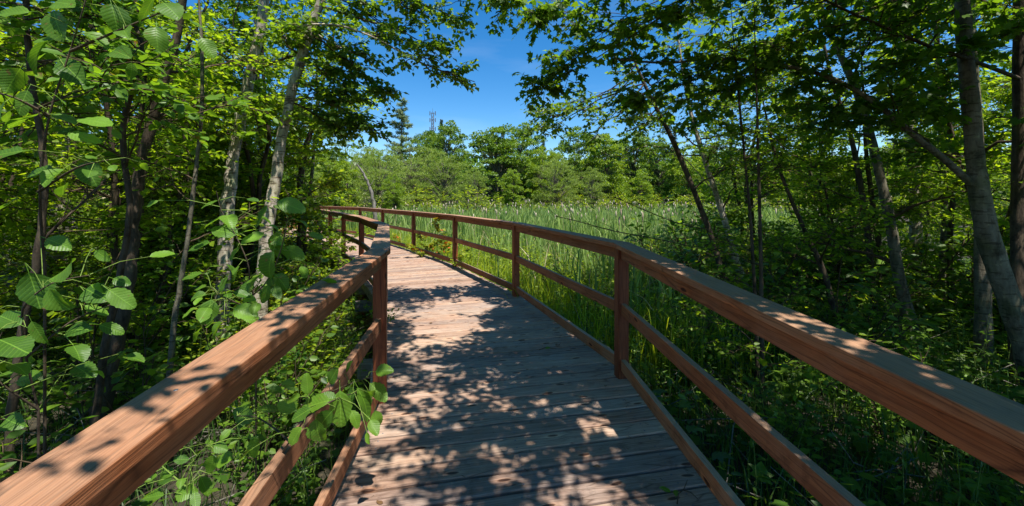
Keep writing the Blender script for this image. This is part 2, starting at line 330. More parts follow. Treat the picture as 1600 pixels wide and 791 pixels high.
# ------------------------------------------------------------------ setting: ground
def ground():
    xs = np.concatenate([np.linspace(-900, -40, 10), np.linspace(-36, 36, 73), np.linspace(40, 900, 10)])
    ys = np.concatenate([np.linspace(-300, -12, 6), np.linspace(-10, 50, 61), np.linspace(60, 1500, 14)])
    X, Y = np.meshgrid(xs, ys); rng = np.random.default_rng(3)
    near = np.exp(-(np.maximum(0, np.hypot(X, Y - 10) - 25) / 10) ** 2)
    Z = GROUND + near * (.06 * np.sin(X * 1.3 + Y * .4) + .05 * np.cos(Y * 1.7 - X * .6) + rng.normal(0, .025, X.shape)) - .05
    V = np.stack([X, Y, Z], -1).reshape(-1, 3); nx = len(xs)
    i = np.arange(len(ys) - 1)[:, None] * nx + np.arange(nx - 1)[None]
    Fc = np.stack([i, i + 1, i + nx + 1, i + nx], -1).reshape(-1, 4)
    o = link('ground', mesh_np('ground', V, Fc, [M['ground']], smooth=True)); o['kind'] = 'structure'
ground()

# ------------------------------------------------------------------ boardwalk
DN = np.array([.0817, -.9966]); STEP = 2.77
RP = [np.array(p) for p in [(.878, 3.26), (.056, 5.93), (-1.185, 8.46), (-2.60, 10.74), (-4.135, 13.0), (-5.70, 15.25), (-7.68, 17.1), (-9.95, 18.6), (-12.5, 19.6), (-15.2, 20.2)]]
LP = [np.array(p) for p in [(-.931, 2.87), (-1.74, 5.52), (-2.86, 7.72), (-3.93, 9.48), (-4.98, 11.15), (-6.45, 13.35), (-8.75, 15.55), (-10.9, 16.95), (-13.1, 17.85), (-15.6, 18.4)]]
RP = [RP[0] + DN * STEP * 2, RP[0] + DN * STEP] + RP
LP = [LP[0] + DN * STEP * 2, LP[0] + DN * STEP] + LP
def zdeck(i): return -.0425 * STEP * max(0, 2 - i)
def obj_box(name, mat, parent, corners_bot, z0, z1, bev=.004, seg=1, base=(0, 0, 0)):
    """prism over four plan corners a,b,c,d (a->b is the length); z per end; local frame: x along the length"""
    a, b, c, d = [np.asarray(p, float) for p in corners_bot]
    za, zb_ = z0; zt = z1 - z0[0] if np.isscalar(z1) else z1[0] - z0[0]
    ctr = (a + b + c + d) / 4; u = b - a; L = np.linalg.norm(u); ang = math.atan2(u[1], u[0]); zc = (za + zb_) / 2
    pitch = math.atan2(zb_ - za, L)
    Mx = Matrix.Translation((ctr[0], ctr[1], zc)) @ Matrix.Rotation(ang, 4, 'Z') @ Matrix.Rotation(-pitch, 4, 'Y'); Mi = Mx.inverted()
    bm = bmesh.new(); vs = []
    for dz in (0, zt):
        for p, z in ((a, za), (b, zb_), (c, zb_), (d, za)): vs.append(bm.verts.new(Mi @ Vector((p[0], p[1], z + dz))))
    for f in ((3, 2, 1, 0), (4, 5, 6, 7), (0, 1, 5, 4), (1, 2, 6, 5), (2, 3, 7, 6), (3, 0, 4, 7)): bm.faces.new([vs[i] for i in f])
    bmesh.ops.recalc_face_normals(bm, faces=bm.faces)
    if bev: bmesh.ops.bevel(bm, geom=bm.edges[:], offset=bev, segments=seg, affect='EDGES', profile=.6)
    me = bpy.data.meshes.new(name); bm.to_mesh(me); bm.free(); me.materials.append(mat)
    o = link(name, me, parent); o.matrix_local = Matrix.Translation(-Vector(base)) @ Mx; return o
def offs(P, i, off):
    """mitred offset of node i of polyline P, off > 0 to the right of travel"""
    def nrm(a, b): u = (b - a) / np.linalg.norm(b - a); return np.array([u[1], -u[0]])
    if i == 0: return P[0] + nrm(P[0], P[1]) * off
    if i == len(P) - 1: return P[i] + nrm(P[i - 1], P[i]) * off
    n1, n2 = nrm(P[i - 1], P[i]), nrm(P[i], P[i + 1]); n = (n1 + n2) / np.linalg.norm(n1 + n2)
    return P[i] + n * off / np.dot(n, n1)

walk = bpy.data.objects.new('boardwalk_deck', None); COL.objects.link(walk); walk['kind'] = 'structure'
rnd = random.Random(5); farq = []
screw = Tubes()
for i in range(len(RP) - 1):
    a0, a1 = offs(LP, i, -.075), offs(LP, i + 1, -.075); b0, b1 = offs(RP, i, .075), offs(RP, i + 1, .075)
    L = (np.linalg.norm(a1 - a0) + np.linalg.norm(b1 - b0)) / 2; n = round(L / .1425)
    z0, z1 = zdeck(i), zdeck(i + 1)
    for k in range(n):
        jit = [rnd.uniform(-.0015, .0015) for _ in range(2)]
        f0, f1 = (k + .037 + jit[0] * 9) / n, (k + 1 - .037 + jit[1] * 9) / n
        e = [rnd.uniform(-.012, .012) for _ in range(2)]
        p = [a0 + (a1 - a0) * f0, b0 + (b1 - b0) * f0, b0 + (b1 - b0) * f1, a0 + (a1 - a0) * f1]
        u = (p[1] - p[0]) / np.linalg.norm(p[1] - p[0]); p[0] = p[0] - u * e[0]; p[3] = p[3] - u * e[0]; p[1] = p[1] + u * e[1]; p[2] = p[2] + u * e[1]
        z = z0 + (z1 - z0) * (k + .5) / n; dz = rnd.uniform(-.004, .004); tw = rnd.uniform(-.002, .002)
        if i < 6:
            obj_box('plank', M['deck'], walk, p, (z - .036 + dz, z - .036 + dz + tw), z + dz, .006)
            if i < 3:
                for s_ in (.09, .5, .91):
                    for q_ in (.24, .76):
                        c0 = p[0] * (1 - s_) + p[1] * s_; c1 = p[3] * (1 - s_) + p[2] * s_; c = c0 * (1 - q_) + c1 * q_ + np.array([rnd.uniform(-.008, .008), rnd.uniform(-.006, .006)])
                        screw.batch(np.array([[c[0], c[1], z + dz - .002], [c[0], c[1], z + dz + tw * .5 + .0012], [c[0], c[1], z + dz + tw * .5 + .0013]]), np.array([.0052, .0052, .0001]), 6)
        else: farq.append((p, z))
bm = bmesh.new()
for p, z in farq:
    vs = [bm.verts.new((q[0], q[1], z - .036)) for q in p] + [bm.verts.new((q[0], q[1], z)) for q in p]
    for f in ((3, 2, 1, 0), (4, 5, 6, 7), (0, 1, 5, 4), (1, 2, 6, 5), (2, 3, 7, 6), (3, 0, 4, 7)): bm.faces.new([vs[j] for j in f])
bmesh.ops.recalc_face_normals(bm, faces=bm.faces)
me = bpy.data.meshes.new('planking'); bm.to_mesh(me); bm.free(); me.materials.append(M['deck'])
o = link('distant_planking', me, walk); o['kind'] = 'stuff'
o = link('screw_heads', screw.mesh('screw_heads', M['steel']), walk); o['kind'] = 'stuff'
for i in range(len(RP) - 1):     # rim joists and cross beams under the deck
    for P, s in ((LP, 1), (RP, -1)):
        q = [offs(P, i, s * .0 - .019), offs(P, i + 1, s * .0 - .019), offs(P, i + 1, s * .0 + .019), offs(P, i, s * .0 + .019)]
        obj_box('joist', M['beam'], walk, q, (zdeck(i) - .24, zdeck(i + 1) - .24), zdeck(i) - .042, .003)
    for t in ((.0, .5) if i < 5 else (0,)):
        a = LP[i] * (1 - t) + LP[i + 1] * t; b = RP[i] * (1 - t) + RP[i + 1] * t; u = (b - a) / np.linalg.norm(b - a); v = np.array([-u[1], u[0]]) * .07; z = zdeck(i + t)
        e = .24 if t else .12
        obj_box('cross_beam', M['beam'], walk, [a - u * e - v, b + u * e - v, b + u * e + v, a - u * e + v], (z - .40, z - .40), z - .245, .006)

def railing(P, name, label, side, seed):
    """side +1: the walk lies to the right of travel"""
    r = root(name, label, 'railing', (P[2][0], P[2][1], 0)); base = Vector((P[2][0], P[2][1], 0)); rn = random.Random(seed)
    for i in range(len(P)):
        z = zdeck(i)
        u = (P[min(i + 1, len(P) - 1)] - P[max(i - 1, 0)]); u = u / np.linalg.norm(u); ang = math.atan2(u[1], u[0])
        bm = bmesh.new(); bmesh.ops.create_cube(bm, size=1); h = 1.031 - (GROUND - .1) + z
        bmesh.ops.scale(bm, vec=(h, .089, .089), verts=bm.verts); bmesh.ops.bevel(bm, geom=bm.edges[:], offset=.006, segments=2, affect='EDGES')
        me = bpy.data.meshes.new('post'); bm.to_mesh(me); bm.free(); me.materials.append(M['post'])
        o = link('post', me, r); o.matrix_local = Matrix.Translation(-base) @ Matrix.Translation((P[i][0], P[i][1], z + 1.031 - h / 2)) @ Matrix.Rotation(ang + rn.uniform(-.03, .03), 4, 'Z') @ Matrix.Rotation(math.radians(90), 4, 'Y')
    for i in range(len(P) - 1):
        za, zb = zdeck(i), zdeck(i + 1)
        c = [offs(P, i, -.07), offs(P, i + 1, -.07), offs(P, i + 1, .07), offs(P, i, .07)]
        u = (P[i + 1] - P[i]) / np.linalg.norm(P[i + 1] - P[i])
        g = .0012; c = [c[0] + u * g, c[1] - u * g, c[2] - u * g, c[3] + u * g]
        cap = obj_box("cap_rail", M['rail'], r, c, (za + 1.032, zb + 1.032), za + 1.070, .006, 3, base); pass
        if i < 5:
            sc = Tubes(); Lc = np.linalg.norm(P[i + 1] - P[i]); pr = math.atan2(zb - za, Lc)
            for q_ in (-Lc / 2 + .035, -Lc / 2 + .07, -Lc / 6 + rn.uniform(-.1, .1), Lc / 6 + rn.uniform(-.1, .1), Lc / 2 - .035, Lc / 2 - .07):
                for y_ in ((-.03, .03) if abs(q_) > Lc / 3 else (rn.uniform(-.012, .012),)):
                    zz = (.038) / 1.0; sc.batch(np.array([[q_, y_, zz - .0015], [q_, y_, zz + .0006], [q_, y_, zz + .0007]]), np.array([.005, .005, .0001]), 7)
            so_ = link('screw_heads', sc.mesh('screw_heads', M['steel']), cap); so_['kind'] = 'stuff'
        w_ = np.array([u[1], -u[0]]) * .019; a, b = P[i] + u * .044, P[i + 1] - u * .044
        for nm, h0, h1 in (('support_rail', .942, 1.0305), ('middle_rail', .505, .594), ('toe_rail', .057, .146)):
            j = rn.uniform(-.004, .004)
            obj_box(nm, M['rail'], r, [a - w_, b - w_, b + w_, a + w_], (za + h0 + j, zb + h0 + j), za + h1 + j if h1 < 1 else za + h1, .004, 2, base)
    return r
railing(LP, 'wooden_railing', 'reddish wooden railing on the left edge of the boardwalk, its near cap in sun', 1, 1)
railing(RP, 'wooden_railing', 'reddish wooden railing on the right edge of the boardwalk, beside the cattail marsh', -1, 2)
#VEG
# ------------------------------------------------------------------ near trees
def tree(label, name, px, mat, leaf, T, ls, seed, group=None, limbs=(), auto=None, top=None, twig=(9, .38), ground=True, lean=None):
    """px: trunk through photograph points (x, y, distance, width in px) from top to bottom"""
    rng = np.random.default_rng(seed)
    P = [W(x, y, d) for x, y, d, _ in px]; R = [w_ * d / F / 2 * .88 for _, _, d, w_ in px]
    if top is not None:
        v = P[0] - P[1]; v = v / np.linalg.norm(v); h = (top - P[0][2]); v = v * .5 + np.array([0, 0, .5]); v /= np.linalg.norm(v)
        k = max(1, int(h / .9)); r0 = R[0]; p0 = P[0]
        for i in range(1, k + 1):
            P.insert(0, p0 + v * h / max(.3, v[2]) * i / k * np.array([1, 1, 1]) + rng.normal(0, .05, 3)); R.insert(0, r0 * (1 - .85 * i / k))
    if ground and P[-1][2] > GROUND:
        v = P[-1] - P[-2]; v = v / np.linalg.norm(v); v = v * .6 + np.array([0, 0, -.6]); L = (GROUND - .25 - P[-1][2]) / v[2]
        P.append(P[-1] + v * L * .6); R.append(R[-1] * 1.12); P.append(P[-2] + v * L * .5 * 2); R.append(R[-1] * 1.35)
    P = np.array(P)[::-1]; R = np.array(R)[::-1]
    # smooth resample
    t = np.linspace(0, len(P) - 1, (len(P) - 1) * 5 + 1); Q = np.stack([np.interp(t, np.arange(len(P)), P[:, i]) for i in range(3)], 1)
    for _ in range(3): Q[1:-1] = (Q[:-2] + 2 * Q[1:-1] + Q[2:]) / 4
    Q[1:-1] += rng.normal(0, .10, (len(Q) - 2, 1)) * np.interp(t, np.arange(len(P)), R)[1:-1, None] * np.array([1, .6, 0])
    r = np.interp(t, np.arange(len(P)), R)
    base = Q[0].copy(); base[2] = GROUND
    ro = root(name, label, 'tree', base, group)
    tk = Tubes(); tk.batch(Q, r * rng.uniform(.93, 1.07, len(r)), 10 if r.max() > .04 else 6)
    link('trunk', tk.mesh('trunk', mat, base), ro)
    lf = Leaves(); tb = Tubes()
    for lb in limbs:   # (t on trunk, list of px points, r0, twigs per metre, twig kwargs)
        j = np.argmin(((Q - W(*lb[0])) ** 2).sum(1)) if isinstance(lb[0], tuple) else None
        s = Q[j:j + 1] if j is not None else sample(Q, [lb[0]])[0]; pts = np.array([s[0]] + [W(*p) for p in lb[1]])
        tt = np.linspace(0, len(pts) - 1, (len(pts) - 1) * 4 + 1); B = np.stack([np.interp(tt, np.arange(len(pts)), pts[:, i]) for i in range(3)], 1)
        for _ in range(2): B[1:-1] = (B[:-2] + 2 * B[1:-1] + B[2:]) / 4
        bt = Tubes(); bt.batch(B, np.linspace(lb[2], max(.005, lb[2] * .35), len(B)), 6); link('branch', bt.mesh('branch', mat, base), ro)
        Lb = np.linalg.norm(np.diff(B, axis=0), axis=1).sum()
        for k in range(int(Lb * lb[3])):     # side branches
            p, tg = sample(B, [rng.uniform(.12, 1)]); v = unit(rng.normal(0, 1, 3) * np.array([1, 1, .35]) + tg[0] * .7)
            q = curve(p[0], p[0] + v * rng.uniform(.3, .75) * lb[4], rng, .03, .05, 5); tb.batch(q, np.linspace(.008, .003, 5), 4)
            twigs(tb, lf, rng, q, 5, twig[1], ls, T, lpt=twig[0])
        if lb[3]: twigs(tb, lf, rng, B, int(Lb * 5), twig[1], ls, T, t0=.25, lpt=twig[0])
        else:
            for k in range(16):
                p, tg = sample(B, [rng.uniform(.1, 1)]); q = curve(p[0], p[0] + unit(tg[0] + rng.normal(0, .8, 3)) * rng.uniform(.12, .4), rng, 0, .06, 4); tb.batch(q, np.linspace(.004, .0015, 4), 3)
    if auto:
        for _ in range(auto.get('n', 0)):
            tz = rng.uniform(auto.get('t0', .35), 1); s, _ = sample(Q, [tz]); az = math.radians(rng.uniform(*auto.get('az', (0, 360)))); Lh = auto.get('L', 1.3) * rng.uniform(.6, 1.15) * (1.15 - .5 * tz)
            e = s[0] + np.array([math.sin(az) * Lh, math.cos(az) * Lh, Lh * rng.uniform(.05, .6)])
            blob(tb, lf, rng, s[0], e, Lh * .45, max(.006, r[int(tz * (len(r) - 1))] * .4), auto.get('sub', 5), auto.get('tw', 6), twig[1], ls, T, lpt=twig[0])
        for b in auto.get('blobs', ()):      # (x, y, d, R, t on trunk)
            c = W(b[0], b[1], b[2]); s, _ = sample(Q, [b[4]])
            blob(tb, lf, rng, s[0], c, b[3], .014, auto.get('bsub', 6), auto.get('btw', 7), twig[1], ls, T, lpt=twig[0])
    if tb.V: link('twigs', tb.mesh('twigs', M['twig'], base), ro)['kind'] = 'stuff'
    if lf.V: link('crown', lf.mesh('crown', leaf, base), ro)
    return ro

# --- right side
tree('thick smooth grey maple leaning over the right railing, long limb over the walk', 'maple_tree',
     [(1500, -60, 4.1, 20), (1506, 60, 4.1, 22), (1518, 180, 4.1, 23), (1526, 280, 4.05, 26), (1545, 380, 4.0, 30), (1578, 470, 3.95, 33), (1612, 560, 3.9, 37)],
     M['bark_grey'], M['maple'], T_MA, .088, 11, top=7.6,
     limbs=[((1527, 290, 4.05), [(1480, 252, 4.05), (1430, 213, 4.1), (1380, 170, 4.15), (1345, 145, 4.2), (1290, 117, 4.3), (1200, 97, 4.5), (1120, 90, 4.7), (1040, 100, 4.9), (960, 92, 5.1)], .034, 4, .8)],
     auto=dict(n=4, t0=.7, L=1.8, sub=4, tw=5, bsub=5, btw=6,
               blobs=[(880, 105, 5.0, .42, .7), (930, 60, 5.2, .45, .7), (850, 130, 5.2, .16, .7), (1000, 150, 4.9, .40, .7), (1080, 175, 4.9, .42, .68), (1000, 40, 5.0, .5, .7), (1100, 40, 4.8, .5, .7),
                      (1170, 140, 4.7, .5, .66), (1240, 60, 4.4, .5, .7), (1260, 190, 4.6, .45, .62), (1370, 60, 4.2, .5, .7), (1400, 170, 4.3, .45, .62), (880, 30, 5.2, .4, .72),
                      (820, 20, 5.0, .25, .75), (790, 0, 4.9, .2, .78), (1080, -80, 4.4, .6, .8), (1300, -60, 4.0, .6, .8)]), twig=(8, .34))
tree('grey straight tree stem standing close behind the thick leaning maple', 'maple_tree',
     [(1528, 200, 5.2, 14), (1532, 330, 5.2, 17), (1536, 440, 5.1, 21), (1537, 560, 5.0, 24)], M['bark_grey'], M['maple'], T_MA, .08, 12, top=6.5,
     auto=dict(n=9, t0=.35, L=1.3, sub=5, tw=6))
tree('dark straight trunk at the far right, cut by the edge of the view', 'maple_tree',
     [(1592, -20, 4.6, 17), (1594, 120, 4.6, 18), (1592, 300, 4.6, 20), (1590, 470, 4.5, 20)], M['bark_brown'], M['maple'], T_MA, .08, 13, top=7,
     limbs=[((1594, 122, 4.6), [(1560, 110, 4.3), (1500, 88, 4.0), (1450, 72, 3.85), (1400, 50, 3.8), (1340, 25, 3.8), (1280, -4, 3.8), (1180, -60, 3.9)], .022, 4, .8)],
     auto=dict(n=6, t0=.4, L=1.5, sub=5, tw=6))
tree('pale speckled birch trunk standing straight in the middle of the right thicket', 'birch_tree',
     [(1408, 30, 8.0, 12), (1415, 120, 8.0, 14), (1424, 230, 8.0, 15), (1432, 340, 8.0, 17), (1428, 450, 8.0, 18)], M['bark_birch'], M['birch'], T_BI, .065, 14, top=8,
     auto=dict(n=14, t0=.3, L=1.4, sub=5, tw=7))
tree('slender grey curved trunk bowing left, in front of the pale speckled birch', 'alder_tree',
     [(1290, 40, 6.0, 9), (1330, 120, 6.0, 11), (1352, 180, 6.0, 13), (1372, 260, 5.9, 14), (1390, 340, 5.8, 16), (1404, 430, 5.8, 18), (1424, 520, 5.7, 22)], M['bark_grey'], M['alder'], T_OV, .075, 15, top=6,
     auto=dict(n=12, t0=.25, L=1.2, sub=5, tw=6))
tree('thin brown twin-like stem left of the curved grey trunk', 'alder_tree',
     [(1300, 130, 6.8, 6), (1330, 210, 6.8, 8), (1345, 290, 6.7, 9), (1358, 380, 6.6, 10), (1365, 470, 6.5, 11)], M['bark_brown'], M['alder'], T_OV, .07, 16, top=6,
     auto=dict(n=12, t0=.2, L=1.1, sub=5, tw=6))
tree('slim dark sapling stem just right of the thin brown stem', 'alder_tree',
     [(1352, 230, 7.4, 6), (1365, 330, 7.3, 8), (1380, 420, 7.2, 9), (1385, 480, 7.2, 9)], M['bark_brown'], M['alder'], T_OV, .07, 17, top=5,
     auto=dict(n=10, t0=.2, L=1.1, sub=5, tw=6))
tree('brown leaning alder, left one of the pair in front of the cattails', 'alder_tree',
     [(985, 80, 6.6, 4), (1010, 140, 6.5, 6), (1050, 215, 6.4, 8), (1085, 300, 6.3, 9), (1112, 370, 6.2, 10), (1132, 440, 6.1, 11)], M['bark_brown'], M['birch'], T_BI, .068, 18,
     limbs=[(.93, [(940, 175, 6.4), (880, 170, 6.3), (840, 185, 6.2)], .010, 6, .5), (.36, [(1080, 385, 5.6), (1020, 372, 5.2), (960, 362, 5.0), (900, 345, 5.0), (868, 338, 5.0)], .008, 0, 1), (.45, [(1060, 350, 5.9), (1010, 330, 5.6), (960, 308, 5.4)], .007, 0, 1)],
     auto=dict(n=5, t0=.55, L=.8, sub=4, tw=5, bsub=4, btw=5,
               blobs=[(900, 165, 6.3, .35, .9), (860, 185, 6.2, .22, .9), (850, 205, 6.2, .2, .88), (950, 190, 6.4, .4, .88), (1000, 210, 6.5, .35, .8), (930, 215, 6.4, .25, .85), (1040, 170, 6.5, .4, .9), (980, 130, 6.5, .4, .95)]), twig=(7, .28))
tree('pale leaning birch, right one of the pair in front of the cattails', 'birch_tree',
     [(1068, 120, 7.2, 5), (1082, 190, 7.1, 7), (1105, 260, 7.0, 9), (1128, 330, 6.9, 10), (1148, 400, 6.8, 12), (1168, 460, 6.8, 13)], M['bark_birch'], M['birch'], T_BI, .065, 19, top=4.6,
     limbs=[(.55, [(1060, 235, 6.9), (1010, 225, 6.7), (965, 250, 6.5)], .009, 3, .5)],
     auto=dict(n=8, t0=.6, L=1.0, sub=4, tw=5, bsub=4, btw=5, blobs=[(1150, 215, 6.6, .45, .7), (1160, 270, 6.5, .4, .5), (1120, 170, 6.8, .45, .8), (1200, 240, 6.4, .45, .6)]), twig=(7, .3))
tree('very thin dark upright stem right of the leaning birch', 'sapling',
     [(1156, 170, 4.6, 4), (1163, 240, 4.6, 4), (1172, 330, 4.5, 5), (1180, 460, 4.4, 6)], M['bark_brown'], M['alder'], T_OV, .06, 20, top=3.6, auto=dict(n=9, t0=.15, L=.55, sub=3, tw=4), twig=(6, .25))
tree('thin dark double stem beside the railing, second sapling right of the leaning birch', 'sapling',
     [(1184, 210, 4.3, 4), (1186, 290, 4.3, 5), (1188, 380, 4.2, 6), (1190, 480, 4.2, 7)], M['bark_brown'], M['alder'], T_OV, .06, 21, top=3.9, auto=dict(n=10, t0=.1, L=.6, sub=3, tw=4), twig=(6, .25))
tree('crooked brown stem leaning left halfway between the saplings and the curved grey trunk', 'alder_tree',
     [(1212, 250, 6.0, 5), (1235, 310, 5.9, 6), (1262, 370, 5.8, 8), (1290, 430, 5.7, 10)], M['bark_brown'], M['alder'], T_OV, .07, 22, top=3.4, auto=dict(n=11, t0=.1, L=1.0, sub=5, tw=6))
tree('lean grey stem crossing behind the crooked brown stem', 'alder_tree',
     [(1240, 160, 9, 5), (1262, 260, 9, 6), (1290, 350, 9, 7), (1310, 420, 9, 7)], M['bark_grey'], M['alder'], T_OV, .075, 23, top=6, auto=dict(n=16, t0=.1, L=1.5, sub=5, tw=7))
tree('grey stem with sunlit patches between the birch and the thick leaning maple', 'alder_tree',
     [(1462, 60, 7.5, 7), (1470, 200, 7.5, 8), (1478, 330, 7.4, 9), (1470, 450, 7.3, 11)], M['bark_grey'], M['alder'], T_OV, .075, 24, top=7, auto=dict(n=14, t0=.15, L=1.5, sub=5, tw=7))
# --- left side
tree('pale grey tree beside the left railing, arching bough over the walk', 'poplar_tree',
     [(512, -40, 4.9, 14), (497, 20, 4.9, 15), (470, 90, 4.9, 16), (452, 160, 4.9, 16), (440, 220, 4.9, 17), (430, 290, 4.9, 19), (418, 350, 4.8, 21)], M['bark_birch'], M['birch'], T_BI, .074, 31, top=6.8,
     limbs=[(.62, [(430, 52, 4.7), (480, 38, 4.6), (530, 38, 4.6), (590, 60, 4.7), (640, 90, 4.8), (690, 112, 4.9), (742, 128, 5.0)], .014, 5, .45),
            (.66, [(520, 70, 5.0), (570, 90, 5.1), (605, 120, 5.2)], .012, 6, .5), (.5, [(490, 150, 5.1), (530, 170, 5.2), (570, 195, 5.3)], .012, 5, .4)],
     auto=dict(n=2, t0=.85, L=1.2, sub=4, tw=5, bsub=5, btw=6,
               blobs=[(560, 30, 4.9, .35, .75), (620, 50, 4.9, .32, .75), (660, 20, 4.9, .35, .8), (680, 85, 4.9, .18, .72), (560, 105, 5.1, .3, .65), (520, 130, 5.1, .32, .6), (500, 60, 5.0, .35, .7),
                      (545, 160, 5.2, .25, .55), (575, 200, 5.3, .15, .55), (600, 140, 5.3, .12, .6), (490, 180, 5.1, .28, .5), (540, 205, 5.2, .16, .5), (440, 60, 4.8, .25, .6), (720, 30, 4.9, .3, .8),
                      (600, -60, 4.9, .6, .85), (700, -70, 4.8, .55, .85), (640, -320, 3.6, .4, .9), (700, -420, 3.0, .35, .9), (770, -330, 3.8, .35, .9), (600, -600, 2.6, .35, .9), (780, -40, 4.8, .35, .85)]), twig=(8, .26))
tree('sunlit pale trunk leaning right, left neighbour of the tall grey tree by the railing', 'poplar_tree',
     [(418, -20, 5.4, 15), (404, 60, 5.4, 17), (388, 130, 5.4, 18), (374, 190, 5.4, 19), (364, 250, 5.4, 20), (356, 320, 5.3, 22)], M['bark_birch'], M['birch'], T_BI, .065, 32, top=7.2,
     auto=dict(n=12, t0=.5, L=1.4, sub=5, tw=6, bsub=4, btw=5, blobs=[(345, 100, 5.2, .3, .8)]), twig=(8, .3))
tree('leaning grey-brown alder trunk with dark bark, forked low down at the left', 'alder_tree',
     [(278, 55, 3.6, 13), (258, 120, 3.6, 15), (238, 190, 3.6, 16), (220, 260, 3.6, 17), (208, 340, 3.55, 18), (204, 420, 3.5, 20), (190, 500, 3.45, 24), (165, 600, 3.4, 28)], M['bark_brown'], M['alder'], T_OV, .075, 33, top=5.5,
     auto=dict(n=10, t0=.45, L=1.0, sub=4, tw=5, az=(180, 400)))
tree('thin winding dark stem in front of the forked alder at the left', 'hazel_tree',
     [(190, 0, 2.9, 6), (212, 40, 2.9, 7), (226, 85, 2.9, 8), (205, 145, 2.9, 9), (190, 200, 2.9, 9), (196, 270, 2.9, 9), (206, 330, 2.9, 10), (180, 470, 2.9, 11), (160, 560, 2.9, 12)], M['bark_brown'], M['hazel'], T_OV, .085, 34, top=3.6,
     auto=dict(n=10, t0=.45, L=.8, sub=3, tw=4), twig=(6, .28))
tree('dark upright hazel stem nearest the left edge of the view', 'hazel_tree',
     [(40, -20, 2.3, 9), (43, 70, 2.3, 9), (52, 150, 2.3, 9), (66, 220, 2.3, 10), (70, 300, 2.3, 11), (60, 400, 2.3, 12), (38, 500, 2.3, 13), (20, 620, 2.3, 14), (12, 720, 2.3, 15)], M['bark_brown'], M['hazel'], T_OV, .085, 35, top=3.2, limbs=[((66, 375, 2.3), [(90, 352, 2.35), (120, 325, 2.4), (145, 302, 2.45), (166, 280, 2.5)], .009, 0, 1)],
     auto=dict(n=9, t0=.55, L=.7, sub=3, tw=4), twig=(6, .26))
tree('thin light brown straight stem left of the sunlit pale trunk', 'sapling',
     [(316, 70, 3.3, 5), (316, 170, 3.3, 6), (308, 250, 3.3, 6), (300, 320, 3.3, 7), (290, 400, 3.3, 8), (272, 500, 3.3, 9)], M['bark_grey'], M['alder'], T_OV, .07, 36, top=3.6, auto=dict(n=6, t0=.4, L=.6, sub=3, tw=4), twig=(6, .26))
tree('blotched pale birch trunk deep in the left thicket behind the dark hazel stem', 'birch_tree',
     [(135, 120, 7, 16), (122, 180, 7, 18), (105, 250, 7, 20), (92, 320, 7, 22), (84, 400, 7, 24)], M['bark_birch'], M['birch'], T_BI, .07, 37, top=7, auto=dict(n=14, t0=.3, L=1.6, sub=5, tw=7))
tree('dark narrow trunk between the winding stem and the straight light stem', 'alder_tree',
     [(206, 60, 5.6, 7), (200, 180, 5.6, 8), (178, 280, 5.5, 10), (172, 370, 5.5, 10), (175, 500, 5.4, 12)], M['bark_brown'], M['alder'], T_OV, .075, 38, top=6, auto=dict(n=14, t0=.2, L=1.4, sub=5, tw=7))
tree('bright leafy young alder where the walk bends out of sight', 'alder_tree',
     [(492, 205, 9.5, 4), (488, 270, 9.4, 6), (480, 330, 9.3, 8), (470, 380, 9.2, 9)], M['bark_grey'], M['bush'], T_OV, .11, 39, top=2.9, auto=dict(n=16, t0=.12, L=.8, sub=5, tw=6), twig=(7, .3))
# --- beside and behind the camera: their crowns shade the near deck
def side_tree(label, x, y, seed, h, n, L, mat=M['maple'], T=T_MA, ls=.088, az=(0, 360), over=()):
    rng = np.random.default_rng(seed); base = np.array([x, y, GROUND]); P = curve(base - np.array([0, 0, .2]), base + np.array([rng.uniform(-.4, .4), rng.uniform(-.4, .4), h]), rng, 0, .012, 14)
    ro = root('maple_tree', label, 'tree', base); tk = Tubes(); r = np.linspace(.11, .02, 14); tk.batch(P, r, 9); link('trunk', tk.mesh('trunk', M['bark_grey'], base), ro)
    lf = Leaves(); tb = Tubes()
    for _ in range(n):
        tz = rng.uniform(.45, .98); s, _ = sample(P, [tz]); a = math.radians(rng.uniform(*az)); Lh = L * rng.uniform(.5, 1.1) * (1.3 - .7 * tz)
        blob(tb, lf, rng, s[0], s[0] + np.array([math.sin(a) * Lh, math.cos(a) * Lh, Lh * rng.uniform(.1, .5)]), Lh * .38, .02, 7, 8, .34, ls, T, lpt=8)
    for (cx, cy, cz, R_, nt_) in over:  # leaf clusters added out of view, set where their shade should fall
        dz = 1.0 if cz >= 4.85 else (.5 if cz > 3.7 else 0); cx -= .243 * dz; cy += .323 * dz; cz -= dz
        s, _ = sample(P, [min(.92, (cz - .9 - GROUND) / h)]); blob(tb, lf, rng, s[0], (cx, cy, cz), R_ * 1.15, .018, int(nt_ * 1.4), 8, .3, ls * .76, T, lpt=10)
    link('twigs', tb.mesh('twigs', M['twig'], base), ro)['kind'] = 'stuff'; link('crown', lf.mesh('crown', mat, base), ro)
